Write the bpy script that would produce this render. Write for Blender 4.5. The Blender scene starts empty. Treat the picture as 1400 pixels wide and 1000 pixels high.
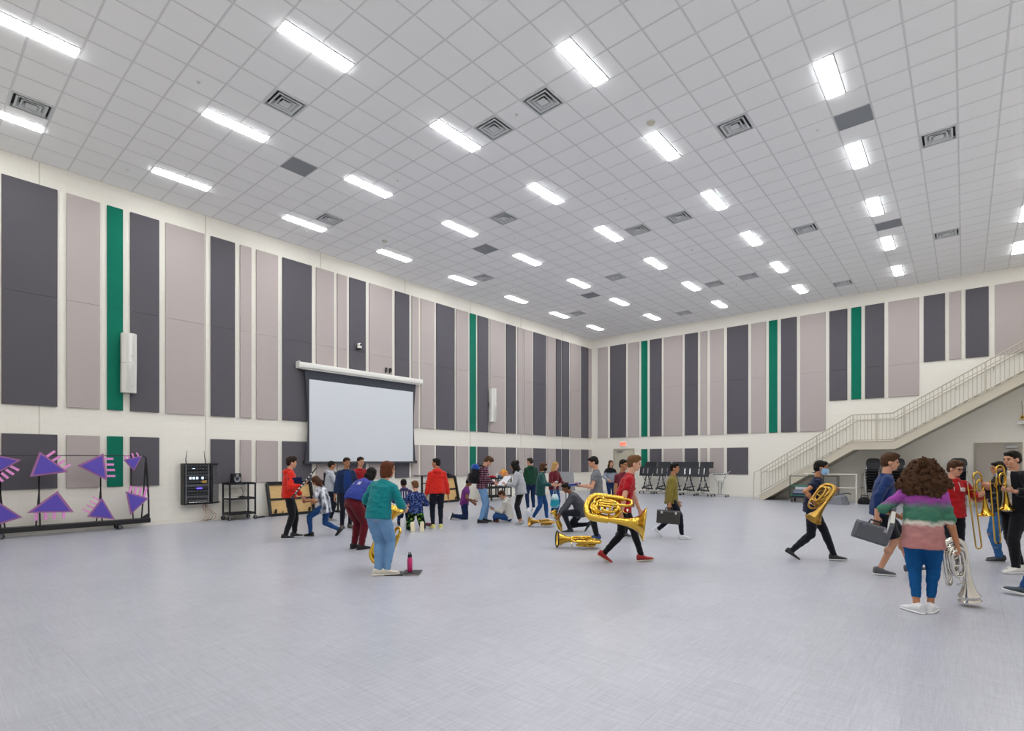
import bpy, bmesh, math, random
from mathutils import Vector, Matrix, Euler, noise
random.seed(7)
C = bpy.context.scene.collection
SC = bpy.context.scene
PI = math.pi

# ---------------------------------------------------------------- camera, world, exposure
YAW = 0.70765
cd = bpy.data.cameras.new('camera')
cd.sensor_width = 36.0
cd.lens = 723.83 / 1400 * 36.0
cd.shift_y = 129.75 / 1400
cd.clip_end = 200
cam = bpy.data.objects.new('camera', cd)
C.objects.link(cam)
cam.location = (15.541, -1.971, 1.63)
cam.rotation_euler = (PI / 2, 0, YAW)
SC.camera = cam
wd = bpy.data.worlds.new('room_world')
SC.world = wd
wd.use_nodes = True
wd.node_tree.nodes['Background'].inputs[0].default_value = (0.8, 0.85, 1, 1)
wd.node_tree.nodes['Background'].inputs[1].default_value = 0.02
SC.view_settings.view_transform = 'Standard'
SC.view_settings.look = 'None'
SC.view_settings.gamma = 1
SC.view_settings.use_curve_mapping = False
SC.view_settings.exposure = 0.0
LAMP_STRENGTH = 40.0
LAMP_COLOUR = (0.965, 0.985, 1.0)
SC.cycles.max_bounces = 8
SC.cycles.diffuse_bounces = 5
SC.cycles.glossy_bounces = 4
SC.cycles.sample_clamp_indirect = 6

# ---------------------------------------------------------------- helpers
def lin(h):
    h = h.lstrip('#')
    v = [int(h[i:i + 2], 16) / 255 for i in (0, 2, 4)]
    return tuple(x / 12.92 if x <= 0.04045 else ((x + 0.055) / 1.055) ** 2.4 for x in v) + (1,)

MATS = {}
def mat(name, hexcol, rough=0.6, metal=0.0, spec=0.5, var=0.0, vscale=30.0, bump=0.0, bscale=80.0, emit=0.0, coat=0.0, alpha=1.0, sheen=0.0, stretch=None):
    if name in MATS: return MATS[name]
    m = bpy.data.materials.new(name); m.use_nodes = True
    nt = m.node_tree; p = nt.nodes['Principled BSDF']; L = nt.links
    c = lin(hexcol)
    p.inputs['Base Color'].default_value = c
    p.inputs['Roughness'].default_value = rough
    p.inputs['Metallic'].default_value = metal
    p.inputs['Specular IOR Level'].default_value = spec
    p.inputs['Coat Weight'].default_value = coat
    p.inputs['Alpha'].default_value = alpha
    p.inputs['Sheen Weight'].default_value = sheen
    if emit:
        p.inputs['Emission Color'].default_value = c
        p.inputs['Emission Strength'].default_value = emit
    if var or bump:
        tc = nt.nodes.new('ShaderNodeTexCoord'); src = tc.outputs['Object']
        if stretch:
            mp = nt.nodes.new('ShaderNodeMapping'); mp.inputs['Scale'].default_value = stretch
            L.new(src, mp.inputs['Vector']); src = mp.outputs['Vector']
    if var:
        n = nt.nodes.new('ShaderNodeTexNoise'); n.inputs['Scale'].default_value = vscale; n.inputs['Detail'].default_value = 4
        L.new(src, n.inputs['Vector'])
        mx = nt.nodes.new('ShaderNodeMix'); mx.data_type = 'RGBA'
        mx.inputs['A'].default_value = tuple(x * (1 - var) for x in c[:3]) + (1,)
        mx.inputs['B'].default_value = tuple(min(1, x * (1 + var)) for x in c[:3]) + (1,)
        L.new(n.outputs['Fac'], mx.inputs['Factor']); L.new(mx.outputs['Result'], p.inputs['Base Color'])
    if bump:
        n2 = nt.nodes.new('ShaderNodeTexNoise'); n2.inputs['Scale'].default_value = bscale; n2.inputs['Detail'].default_value = 3
        L.new(src, n2.inputs['Vector'])
        b = nt.nodes.new('ShaderNodeBump'); b.inputs['Strength'].default_value = bump; b.inputs['Distance'].default_value = 0.01
        L.new(n2.outputs['Fac'], b.inputs['Height']); L.new(b.outputs['Normal'], p.inputs['Normal'])
    MATS[name] = m
    return m

class MB:
    """collects verts and faces of one mesh"""
    def __init__(s): s.v = []; s.f = []; s.mi = []
    def add(s, vs, fs, mi=0):
        o = len(s.v); s.v += [tuple(v) for v in vs]; s.f += [tuple(o + i for i in f) for f in fs]; s.mi += [mi] * len(fs)
        return s
    def box(s, c, d, rot=None, mi=0, bev=0.0):
        x, y, z = d[0] / 2, d[1] / 2, d[2] / 2
        if bev > 0:
            bm = bmesh.new(); bmesh.ops.create_cube(bm, size=1)
            for v in bm.verts: v.co = Vector((v.co.x * d[0], v.co.y * d[1], v.co.z * d[2]))
            bmesh.ops.bevel(bm, geom=bm.edges[:], offset=min(bev, x * .9, y * .9, z * .9), segments=1, affect='EDGES')
            bm.verts.index_update()
            vs = [v.co.copy() for v in bm.verts]; fs = [[v.index for v in f.verts] for f in bm.faces]; bm.free()
        else:
            vs = [Vector((a * x, b * y, e * z)) for a in (-1, 1) for b in (-1, 1) for e in (-1, 1)]
            fs = [(0, 1, 3, 2), (4, 6, 7, 5), (0, 4, 5, 1), (2, 3, 7, 6), (0, 2, 6, 4), (1, 5, 7, 3)]
        if rot is not None:
            R = rot if isinstance(rot, Matrix) else Euler(rot).to_matrix()
            vs = [R @ v for v in vs]
        c = Vector(c)
        return s.add([v + c for v in vs], fs, mi)
    def bar(s, a, b, w, h=None, mi=0):
        a, b = Vector(a), Vector(b); d = b - a; L = d.length
        q = d.to_track_quat('X', 'Z').to_matrix()
        return s.box((a + b) / 2, (L, w, h or w), q, mi)
    def loft(s, rings, mi=0, cap=True, closed=False):
        n = len(rings[0]); m = len(rings); fs = []
        for i in range(m if closed else m - 1):
            i2 = (i + 1) % m
            for k in range(n):
                k2 = (k + 1) % n
                fs.append((i * n + k, i * n + k2, i2 * n + k2, i2 * n + k))
        if cap and not closed:
            fs.append(tuple(range(n - 1, -1, -1))); fs.append(tuple((m - 1) * n + k for k in range(n)))
        return s.add([v for r in rings for v in r], fs, mi)
    def tube(s, pts, r, n=8, mi=0, closed=False, cap=True, flat=1.0):
        P = [Vector(p) for p in pts]; m = len(P)
        rs = r if isinstance(r, (list, tuple)) else [r] * m
        rings = []; u = None
        for i in range(m):
            if closed: t = P[(i + 1) % m] - P[i - 1]
            else: t = P[min(i + 1, m - 1)] - P[max(i - 1, 0)]
            if t.length < 1e-9: t = Vector((0, 0, 1))
            t.normalize()
            if u is None:
                u = Vector((0, 0, 1)).cross(t)
                if u.length < .05: u = Vector((1, 0, 0)).cross(t)
            u = (u - t * u.dot(t))
            if u.length < 1e-6: u = t.orthogonal()
            u.normalize(); w = t.cross(u)
            rings.append([P[i] + (u * math.cos(2 * PI * k / n) + w * math.sin(2 * PI * k / n) * flat) * rs[i] for k in range(n)])
        return s.loft(rings, mi, cap, closed)
    def lathe(s, prof, o=(0, 0, 0), axis=(0, 0, 1), n=20, mi=0, cap=True):
        q = Vector(axis).normalized().to_track_quat('Z', 'Y').to_matrix(); o = Vector(o)
        rings = [[o + q @ Vector((r * math.cos(2 * PI * k / n), r * math.sin(2 * PI * k / n), z)) for k in range(n)] for r, z in prof]
        return s.loft(rings, mi, cap)
    def ball(s, c, r, n=12, m=8, rot=None, mi=0):
        c = Vector(c); r = (r, r, r) if isinstance(r, (int, float)) else r
        R = rot if rot is None or isinstance(rot, Matrix) else Euler(rot).to_matrix()
        rings = []
        for i in range(m + 1):
            th = PI * (i + (0.15 if i == 0 else -0.15 if i == m else 0)) / m
            ring = []
            for k in range(n):
                v = Vector((r[0] * math.sin(th) * math.cos(2 * PI * k / n), r[1] * math.sin(th) * math.sin(2 * PI * k / n), -r[2] * math.cos(th)))
                ring.append(c + (R @ v if R else v))
            rings.append(ring)
        return s.loft(rings, mi)
    def prism(s, poly, a, b, mi=0):
        """poly: 3-D points of one side, offset from a to b along vector"""
        a = Vector(a); b = Vector(b)
        return s.loft([[Vector(p) + a for p in poly], [Vector(p) + b for p in poly]], mi)
    def mesh(s, name, mats, smooth=False, recalc=True):
        me = bpy.data.meshes.new(name); me.from_pydata(s.v, [], s.f)
        for m in (mats if isinstance(mats, (list, tuple)) else [mats]): me.materials.append(m)
        if any(s.mi): me.polygons.foreach_set('material_index', s.mi)
        if recalc:
            bm = bmesh.new(); bm.from_mesh(me); bmesh.ops.recalc_face_normals(bm, faces=bm.faces[:]); bm.to_mesh(me); bm.free()
        if smooth:
            me.polygons.foreach_set('use_smooth', [True] * len(me.polygons))
            try: me.set_sharp_from_angle(angle=math.radians(38))
            except Exception: pass
        me.update()
        return me

def put(name, me, parent=None, loc=(0, 0, 0), rot=(0, 0, 0)):
    o = bpy.data.objects.new(name, me); C.objects.link(o)
    o.location = loc; o.rotation_euler = rot
    if parent: o.parent = parent
    return o
def obj(name, mb, mats, parent=None, smooth=False, loc=(0, 0, 0), rot=(0, 0, 0), label=None):
    o = put(name, mb.mesh(name, mats, smooth), parent, loc, rot)
    if label: o['label'] = label
    return o
def tag(o, label, cat, group=None):
    o['label'] = label; o['category'] = cat
    if group: o['group'] = group
    return o
def thing(name, label, cat, loc=(0, 0, 0), rotz=0, group=None):
    o = bpy.data.objects.new(name, None); C.objects.link(o); o.empty_display_size = .2
    o.location = loc; o.rotation_euler = (0, 0, rotz)
    return tag(o, label, cat, group)
def struct(name, mb, mats, parent=None, smooth=False, loc=(0, 0, 0)):
    o = obj(name, mb, mats, parent, smooth, loc)
    if not parent: o['kind'] = 'structure'
    return o
def dup(root, loc=None, rotz=None, label=None, group=None):
    def cp(o, par):
        c = o.copy(); C.objects.link(c)
        if par: c.parent = par
        for ch in kids.get(o, ()): cp(ch, c)
        return c
    kids = {}
    for ch in root.children_recursive: kids.setdefault(ch.parent, []).append(ch)
    r = cp(root, None)
    if loc is not None: r.location = loc
    if rotz is not None: r.rotation_euler = (0, 0, rotz)
    if label: r['label'] = label
    if group: r['group'] = group
    return r
ORD = ['first', 'second', 'third', 'fourth', 'fifth', 'sixth', 'seventh', 'eighth', 'ninth', 'tenth', 'eleventh', 'twelfth', 'thirteenth', 'fourteenth', 'fifteenth', 'sixteenth', 'seventeenth', 'eighteenth', 'nineteenth', 'twentieth']
# ---------------------------------------------------------------- room
T = 0.6096                       # ceiling module, two feet
GX = 0.327                       # grid offset from the screen wall, in modules
YW = 22.889                      # stair wall
ZC = 8.229                       # ceiling height
XR = 18.95; YN = -2.85
BX = lambda j: (j + GX) * T
BY = lambda i: i * T

def wall_mat(name, ax):
    m = mat(name, '#ddd8ca', rough=.75, spec=.25)
    nt = m.node_tree; p = nt.nodes['Principled BSDF']; L = nt.links
    g = nt.nodes.new('ShaderNodeNewGeometry'); sx = nt.nodes.new('ShaderNodeSeparateXYZ'); cb = nt.nodes.new('ShaderNodeCombineXYZ')
    L.new(g.outputs['Position'], sx.inputs[0]); L.new(sx.outputs[ax], cb.inputs[0]); L.new(sx.outputs[2], cb.inputs[1])
    br = nt.nodes.new('ShaderNodeTexBrick')
    br.inputs['Scale'].default_value = 1; br.inputs['Mortar Size'].default_value = .006; br.inputs['Mortar Smooth'].default_value = .6
    br.inputs['Brick Width'].default_value = .406; br.inputs['Row Height'].default_value = .203
    br.inputs['Color1'].default_value = lin('#ece8de'); br.inputs['Color2'].default_value = lin('#ebe7dc'); br.inputs['Mortar'].default_value = lin('#e7e3d8')
    L.new(cb.outputs[0], br.inputs['Vector']); L.new(br.outputs['Color'], p.inputs['Base Color'])
    n = nt.nodes.new('ShaderNodeTexNoise'); n.inputs['Scale'].default_value = 45; n.inputs['Detail'].default_value = 4
    L.new(g.outputs['Position'], n.inputs['Vector'])
    ma = nt.nodes.new('ShaderNodeMath'); ma.operation = 'MULTIPLY_ADD'; ma.inputs[1].default_value = -1.2
    L.new(br.outputs['Fac'], ma.inputs[0]); L.new(n.outputs['Fac'], ma.inputs[2])
    b = nt.nodes.new('ShaderNodeBump'); b.inputs['Strength'].default_value = .25; b.inputs['Distance'].default_value = .006
    L.new(ma.outputs[0], b.inputs['Height']); L.new(b.outputs['Normal'], p.inputs['Normal'])
    return m
WX = wall_mat('painted_block_screen_wall', 1)
WY = wall_mat('painted_block_stair_wall', 0)
struct('wall_left', MB().box((-.1, (YN + YW) / 2, ZC / 2), (.2, YW - YN + .4, ZC + .3)), WX)
struct('wall_back', MB().box(((XR) / 2, YW + .1, ZC / 2), (XR, .2, ZC + .3)), WY)
struct('wall_right', MB().box((XR + .1, (YN + YW) / 2, ZC / 2), (.2, YW - YN + .4, ZC + .3)), WX)
struct('wall_front', MB().box((XR / 2, YN - .1, ZC / 2), (XR, .2, ZC + .3)), WY)

def floor_mat():
    m = mat('woven_vinyl', '#b4b4ba', rough=.3, spec=.42)
    nt = m.node_tree; p = nt.nodes['Principled BSDF']; L = nt.links
    g = nt.nodes.new('ShaderNodeNewGeometry')
    def streak(sc, detail=3):
        mp = nt.nodes.new('ShaderNodeMapping'); mp.inputs['Scale'].default_value = sc
        L.new(g.outputs['Position'], mp.inputs['Vector'])
        n = nt.nodes.new('ShaderNodeTexNoise'); n.inputs['Scale'].default_value = 1; n.inputs['Detail'].default_value = detail; n.inputs['Roughness'].default_value = .65
        L.new(mp.outputs[0], n.inputs['Vector']); return n.outputs['Fac']
    a = streak((160, 5, 1)); b = streak((5, 160, 1)); c = streak((46, 2.0, 1)); d = streak((2.0, 46, 1)); e = streak((1.1, 1.1, 1), 2)
    def add(x, y, w):
        k = nt.nodes.new('ShaderNodeMath'); k.operation = 'MULTIPLY_ADD'; k.inputs[1].default_value = w
        L.new(x, k.inputs[0])
        if y is not None: L.new(y, k.inputs[2])
        else: k.inputs[2].default_value = 0
        return k.outputs[0]
    s = add(a, None, .26); s = add(b, s, .26); s = add(c, s, .2); s = add(d, s, .2); s = add(e, s, .08)
    oi = nt.nodes.new('ShaderNodeObjectInfo')
    s = add(oi.outputs['Random'], s, .03)
    rp = nt.nodes.new('ShaderNodeValToRGB')
    rp.color_ramp.elements[0].position = .34; rp.color_ramp.elements[0].color = lin('#94959f')
    rp.color_ramp.elements[1].position = .70; rp.color_ramp.elements[1].color = lin('#c6c7d0')
    L.new(s, rp.inputs[0]); L.new(rp.outputs[0], p.inputs['Base Color'])
    bp = nt.nodes.new('ShaderNodeBump'); bp.inputs['Strength'].default_value = .12; bp.inputs['Distance'].default_value = .004
    L.new(s, bp.inputs['Height']); L.new(bp.outputs['Normal'], p.inputs['Normal'])
    return m
FM = floor_mat()
SUB = mat('floor_joint_shade', '#77777c', rough=.8)
flo = struct('floor', MB().box((XR / 2, (YN + YW) / 2, -.08), (XR + .4, YW - YN + .4, .144)), SUB)
nx = int(math.ceil(XR / T)); ny = int(math.ceil((YW - YN) / T))
tw = T - .0004
def tile_mb(w, d, h=.008, z=0, c=(0, 0)):
    b = .0006; m = MB()
    r = [[(c[0] + s0 * (w / 2 - k), c[1] + s1 * (d / 2 - k), zz) for s0, s1 in ((-1, -1), (1, -1), (1, 1), (-1, 1))] for k, zz in ((0, z - h), (0, z - b * .6), (b, z))]
    return m.loft(r)
cells = []
for a in range(nx):
    for b in range(ny):
        x = (a + .5) * T; y = YN + (b + .5) * T
        x1 = min((a + 1) * T, XR); y1 = min(YN + (b + 1) * T, YW)
        full = x1 - a * T > T * .99 and y1 - (YN + b * T) > T * .99
        dx, dy = x - cam.location.x, y - cam.location.y
        d = dx * -math.sin(YAW) + dy * math.cos(YAW); r = dx * math.cos(YAW) + dy * math.sin(YAW)
        vis = d > 1.9 and abs(r / d) < 1.05
        cells.append((0 if vis and full else 1, dx * dx + dy * dy, a * T, x1, YN + b * T, y1))
cells.sort()
ftile = tile_mb(tw, tw).mesh('floor_tile', FM)
rest = MB()
for k, (_, _, x0, x1, y0, y1) in enumerate(cells):
    if k < 300: put('floor_tile', ftile, flo, ((x0 + x1) / 2, (y0 + y1) / 2, 0))
    else:
        t = tile_mb(x1 - x0 - .0004, y1 - y0 - .0004, c=((x0 + x1) / 2, (y0 + y1) / 2)); rest.add(t.v, t.f)
obj('floor_tiles', rest, FM, flo)['kind'] = 'stuff'

# ceiling: grid of lay-in tiles with fixtures in their cells
LIGHT_J = [2, 7, 12, 17, 22, 27]; LIGHT_I = [-2 + 5 * k for k in range(8)]
VENTS = [(3, -1), (9, 4), (13, 9), (15, 9), (19, 14), (24, 19), (3, 9), (9, 14), (13, 19), (15, 19), (19, 24), (24, 29), (3, 19), (9, 24), (13, 29), (15, 29), (19, 34), (3, 29), (9, 34)]
GREYS = [(6, 6), (22, 16), (6, 16), (22, 26), (6, 26)]
TM = mat('mineral_tile', '#f6f6f6', rough=.9, spec=.2, bump=.25, bscale=220, var=.03, vscale=150)
GM = mat('ceiling_tee', '#dcdcdd', rough=.6)
SM = mat('plenum_shade', '#4a4a4c', rough=.9)
ce = struct('ceiling', MB().box((XR / 2, (YN + YW) / 2, ZC + .12), (XR + .4, YW - YN + .4, .1)), SM)
jmax = int(XR / T - GX) + 1; imin = math.floor(YN / T); imax = int(YW / T) + 1
xs = [0] + [BX(j) - (.06 if j == 1 else 0) for j in range(1, jmax + 1) if BX(j) < XR - .05] + [XR]
ys = [YN] + [BY(i) for i in range(imin, imax + 1) if YN + .05 < BY(i) < YW - .05] + [YW]
grid = MB()
for x in xs[1:-1]: grid.box((x, (YN + YW) / 2, ZC + .009), (.024, YW - YN, .018))
for y in ys[1:-1]: grid.box((XR / 2, y, ZC + .0095), (XR, .024, .018))
grid.box((.012, (YN + YW) / 2, ZC + .01), (.024, YW - YN, .02)); grid.box((XR / 2, YW - .012, ZC + .01), (XR, .024, .02))
grid.box((XR - .012, (YN + YW) / 2, ZC + .01), (.024, YW - YN, .02))
obj('ceiling_grid', grid, GM, ce)
hole = set(VENTS) | set(GREYS)
lightcell = {(j, i + k) for j in LIGHT_J for i in LIGHT_I for k in (0, 1)}
def ctile(w, d, c=(0, 0, 0)):
    m = MB(); b = .005
    r = [[(c[0] + s0 * (w / 2 - k), c[1] + s1 * (d / 2 - k), c[2] + zz) for s0, s1 in ((-1, -1), (1, -1), (1, 1), (-1, 1))] for k, zz in ((0, .02), (0, .006), (b, .002))]
    return m.loft(r)
ct_full = ctile(T - .0245, T - .0245).mesh('ceiling_tile', TM)
ct_half = ctile(T / 2 - .014, T - .0245).mesh('ceiling_tile', TM)
tiles = []
for a in range(len(xs) - 1):
    for b in range(len(ys) - 1):
        x0, x1, y0, y1 = xs[a], xs[a + 1], ys[b], ys[b + 1]
        cell = (round((x0 + x1) / 2 / T - GX - .5), round((y0 + y1) / 2 / T - .5))
        if a > 0 and cell in hole: continue
        half = a > 0 and cell in lightcell
        full = abs(x1 - x0 - T) < .01 and abs(y1 - y0 - T) < .01
        cx, cy = (x0 + x1) / 2, (y0 + y1) / 2
        dx, dy = cx - cam.location.x, cy - cam.location.y
        d = dx * -math.sin(YAW) + dy * math.cos(YAW); r = dx * math.cos(YAW) + dy * math.sin(YAW)
        vis = d > 7.6 and abs(r / d) < 1.0
        tiles.append((0 if vis and full else 1, dx * dx + dy * dy, x0, x1, y0, y1, half))
tiles.sort()
rest = MB()
for k, (_, _, x0, x1, y0, y1, half) in enumerate(tiles):
    cx, cy = (x0 + x1) / 2, (y0 + y1) / 2
    if half: cx += T / 4
    if k < 300: put('ceiling_tile', ct_half if half else ct_full, ce, (cx, cy, ZC))
    else:
        t = ctile((x1 - x0) * (.5 if half else 1) - (.014 if half else .0245), y1 - y0 - .0245, (cx, cy, ZC)); rest.add(t.v, t.f)
obj('ceiling_tiles', rest, TM, ce)['kind'] = 'stuff'

# fixtures
LF = mat('lamp_frame', '#e4e4e4', rough=.4)
LD = mat('lamp_diffuser', '#ffffff', rough=.5)
pn = LD.node_tree.nodes['Principled BSDF']
pn.inputs['Emission Color'].default_value = LAMP_COLOUR + (1,); pn.inputs['Emission Strength'].default_value = LAMP_STRENGTH
def rect_frame(m, w, d, t, z0, z1):
    for sx in (-1, 1): m.box((sx * (w / 2 - t / 2), 0, (z0 + z1) / 2), (t, d, z1 - z0))
    for sy in (-1, 1): m.box((0, sy * (d / 2 - t / 2), (z0 + z1) / 2), (w - 2 * t, t, z1 - z0))
    return m
lw_, ld_ = .298, 2 * T - .026
fr = rect_frame(MB(), lw_, ld_, .02, -.004, .05).mesh('frame', LF)
df = MB().loft([[(a * (lw_ / 2 - .02 - k), b * (ld_ / 2 - .02 - k), z) for a, b in ((-1, -1), (1, -1), (1, 1), (-1, 1))] for k, z in ((0, .008), (0, -.013), (.004, -.016))]).mesh('diffuser', LD)
ROWN = ['camera-side end', 'second', 'third', 'fourth', 'fifth', 'sixth', 'seventh', 'last']
COLN = ['beside the screen wall', 'second from the screen wall', 'third from the screen wall', 'fourth from the screen wall', 'fifth from the screen wall', 'sixth from the screen wall']
for a, j in enumerate(LIGHT_J):
    for b, i in enumerate(LIGHT_I):
        rown = 'at the stair wall end' if b == 7 else '%s away from the stair wall' % ORD[7 - b]
        t = thing('ceiling_light', 'strip ceiling light, %s row from the screen wall, %s from the stair wall' % (ORD[a], ORD[7 - b]), 'ceiling light', (BX(j + .25), BY(i + 1), ZC), 0, 'strip lights in the ceiling grid')
        put('frame', fr, t); put('diffuser', df, t)
VM = mat('vent_metal', '#d2d5d7', rough=.45)
VK = mat('vent_dark', '#17191b', rough=.8)
def pyr(m, w, t, z0, z1, inset):
    """one ring of a square cone diffuser"""
    o = [(-1, -1), (1, -1), (1, 1), (-1, 1)]
    rings = [[(a * w / 2, b * w / 2, z0) for a, b in o], [(a * (w / 2 - t), b * (w / 2 - t), z0) for a, b in o], [(a * (w / 2 - t - inset), b * (w / 2 - t - inset), z1) for a, b in o], [(a * (w / 2 - inset), b * (w / 2 - inset), z1) for a, b in o]]
    return m.loft(rings, closed=True)
vf = rect_frame(MB(), .585, .585, .028, -.012, .05).mesh('frame', VM)
vb = MB().box((0, 0, .1), (.57, .57, .006)).mesh('backing', VK)
v1 = pyr(MB(), .45, .03, -.012, .07, .045).mesh('vane', VM)
v2 = pyr(MB(), .29, .022, -.012, .06, .04).mesh('vane', VM)
v3 = MB().box((0, 0, -.008), (.16, .16, .006)).mesh('centre_plate', VM)
for k, (j, i) in enumerate(sorted(VENTS, key=lambda c: (c[0], c[1]))):
    t = thing('ceiling_vent', 'square louvred air vent in the ceiling, %s lamp row from the screen wall, %s along from the near end' % (
        {3: 'beside the first', 9: 'past the second', 13: 'beside the third', 15: 'before the fourth', 19: 'past the fourth', 24: 'past the fifth'}[j], ORD[[c for c in sorted(VENTS) if c[0] == j].index((j, i))]),
        'vent', (BX(j + .5), BY(i + .5), ZC), 0, 'square air vents in the ceiling')
    t['label'] = '%s square louvred ceiling vent %s' % (ORD[[c for c in sorted(VENTS) if c[0] == j].index((j, i))], {3: 'from the near end beside the first lamp row', 9: 'from the near end past the second lamp row', 13: 'from the near end past the third lamp row', 15: 'from the near end before the fourth lamp row', 19: 'from the near end past the fourth lamp row', 24: 'from the near end past the fifth lamp row'}[j])
    for n_, me in (('frame', vf), ('backing', vb), ('vane', v1), ('vane', v2), ('centre_plate', v3)): put(n_, me, t)
GK = mat('grey_grille', '#94989d', rough=.7)
gf = rect_frame(MB(), .585, .585, .018, -.004, .02).mesh('frame', GK)
gp = MB().box((0, 0, .004), (.55, .55, .006)).mesh('grille_plate', mat('grey_perforated', '#8d9196', rough=.75, bump=.5, bscale=300))
for (j, i), lb in zip(GREYS, ['near the camera end past the second lamp row', 'beside the fifth lamp row, larger to the eye', 'midway along past the second lamp row', 'beside the fifth lamp row towards the stair wall', 'by the far corner past the second lamp row']):
    t = thing('ceiling_grille', 'dark grey flat square ceiling grille ' + lb, 'grille', (BX(j + .5), BY(i + .5), ZC), 0, 'flat grey ceiling grilles')
    put('frame', gf, t); put('grille_plate', gp, t)
WP = mat('white_plastic', '#dedede', rough=.45)
sp_p = MB().lathe([(.0, -.004), (.03, -.004), (.034, .006)], n=12).mesh('escutcheon', WP, True)
sp_h = MB().lathe([(.006, -.004), (.006, -.02), (.014, -.021), (.014, -.024)], n=8).mesh('sprinkler_pin', WP, True)
for a, j in enumerate((1, 8, 14, 21, 27)):
    for b, i in enumerate((2, 9, 16, 23, 30)):
        t = thing('fire_sprinkler', 'small ceiling sprinkler, %s line from the screen wall, %s along from the near end' % (ORD[a], ORD[b]), 'sprinkler', (BX(j + .5), BY(i + .45), ZC - .004), 0, 'sprinklers in the ceiling')
        put('escutcheon', sp_p, t); put('sprinkler_pin', sp_h, t)
sd_b = MB().lathe([(.085, .0), (.085, -.012)], n=20).mesh('mounting_base', WP, True)
sd_c = MB().lathe([(.072, -.012), (.066, -.04), (.04, -.05), (.005, -.052)], n=20).mesh('detector_cover', mat('cream_plastic', '#cfc9b8', rough=.5), True)
for (j, i), lb in (((17.54, 12.52), 'round cream smoke detector on the ceiling beside the fourth lamp row'), ((3.47, 12.49), 'round smoke detector on the ceiling close to the screen wall')):
    t = thing('smoke_detector', lb, 'detector', (BX(j), BY(i), ZC - .004))
    put('mounting_base', sd_b, t); put('detector_cover', sd_c, t)

# wall joints and base
JM = mat('joint_sealant', '#cfc9b9', rough=.7)
for k, y in enumerate((.13, 3.5, 6.85, 10.18, 13.54, 16.82, 20.14)):
    struct('trim_%d' % (k + 1), MB().box((.003, y, ZC / 2), (.006, .022, ZC - .02)), JM)
BM = mat('cove_base', '#e6e1d6', rough=.55)
struct('baseboard_left', MB().box((.005, (YN + YW) / 2, .05), (.01, YW - YN, .1)), BM)
struct('baseboard_back', MB().add([], []).box((.64, YW - .005, .05), (1.28, .01, .1)).box((9.2, YW - .005, .05), (13.1, .01, .1)), BM)

# acoustic panels
FAB = {'d': mat('charcoal_fabric', '#5d5a60', rough=.95, spec=.15, bump=.25, bscale=350, var=.05, vscale=240, sheen=.1),
       'l': mat('taupe_fabric', '#b3a9a6', rough=.95, spec=.15, bump=.25, bscale=350, var=.04, vscale=240, sheen=.1),
       'g': mat('green_fabric', '#11705a', rough=.95, spec=.15, bump=.25, bscale=350, var=.05, vscale=240, sheen=.1)}
CN = {'d': 'charcoal', 'l': 'taupe', 'g': 'green'}
TH = .05
def board(w, h):  # local: x across, y depth (0 wall .. TH), z up
    return MB().box((0, TH / 2, h / 2), (w, TH, h), bev=.006)
def panel(wall, a, b, c, z0, segs, label, group):
    w = b - a
    if wall == 'L': loc, rz = (0.001, (a + b) / 2, z0), -PI / 2
    else: loc, rz = ((a + b) / 2, YW - .001, z0), PI
    t = thing('acoustic_panel', label, 'wall panel', loc, rz, group)
    z = 0
    for h in segs:
        obj('panel_board', board(w, h - .003), FAB[c], t, loc=(0, 0, z)); z += h
    return t
LWP = [(-0.48, 0.43, 'd'), (0.59, 1.2, 'l'), (1.34, 1.65, 'g'), (1.8, 2.41, 'd'), (2.55, 3.46, 'l'), (3.62, 4.24, 'd'), (4.38, 4.69, 'l'), (4.83, 5.46, 'l'), (5.6, 6.53, 'd'), (6.68, 7.3, 'l'), (7.42, 7.76, 'l'), (7.87, 8.49, 'd'), (8.64, 9.58, 'l'), (9.72, 10.35, 'd'), (10.47, 10.79, 'l'), (10.9, 11.56, 'l'), (11.67, 12.62, 'd'), (12.72, 13.39, 'l'), (13.5, 13.84, 'g'), (13.95, 14.6, 'd'), (14.7, 15.66, 'l'), (15.77, 16.42, 'd'), (16.56, 16.94, 'l'), (17.01, 17.65, 'l'), (17.74, 18.7, 'd'), (18.8, 19.48, 'l'), (19.55, 19.97, 'd'), (20.06, 20.68, 'd'), (20.8, 21.75, 'l'), (21.85, 22.5, 'd'), (22.56, 22.83, 'l')]
N = len(LWP); cnt = {}
H8, H4 = 2.438, 1.212
for k, (a, b, c) in enumerate(LWP):
    q = ORD[k] if k < 16 else ORD[N - 1 - k]
    fr_ = 'near end' if k < 16 else 'far corner'
    panel('L', a, b, c, 2.836, (H8, H8), 'tall %s fabric panel, %s from the %s of the screen wall' % (CN[c], q, fr_), 'tall panels on the screen wall')
    if k != 4:
        panel('L', a, b, c, .998, (H4,), 'short %s panel low on screen wall, under the %s tall one from the %s' % (CN[c], q, fr_), 'short panels low on the screen wall')
BWP = [(0.43, 1.03, 'l'), (1.18, 2.11, 'd'), (2.24, 2.86, 'l'), (2.99, 3.32, 'g'), (3.46, 4.08, 'd'), (4.2, 5.14, 'l'), (5.27, 5.9, 'd'), (6.03, 6.35, 'l'), (6.49, 7.11, 'l'), (7.26, 8.18, 'd'), (8.31, 8.92, 'l'), (9.05, 9.38, 'g'), (9.53, 10.14, 'd'), (10.27, 11.2, 'l'), (11.34, 11.96, 'd'), (12.1, 12.43, 'g'), (12.56, 13.18, 'd'), (13.31, 14.24, 'l'), (14.38, 14.99, 'd'), (15.11, 15.43, 'l'), (15.56, 16.17, 'd'), (16.33, 17.24, 'l')]
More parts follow.
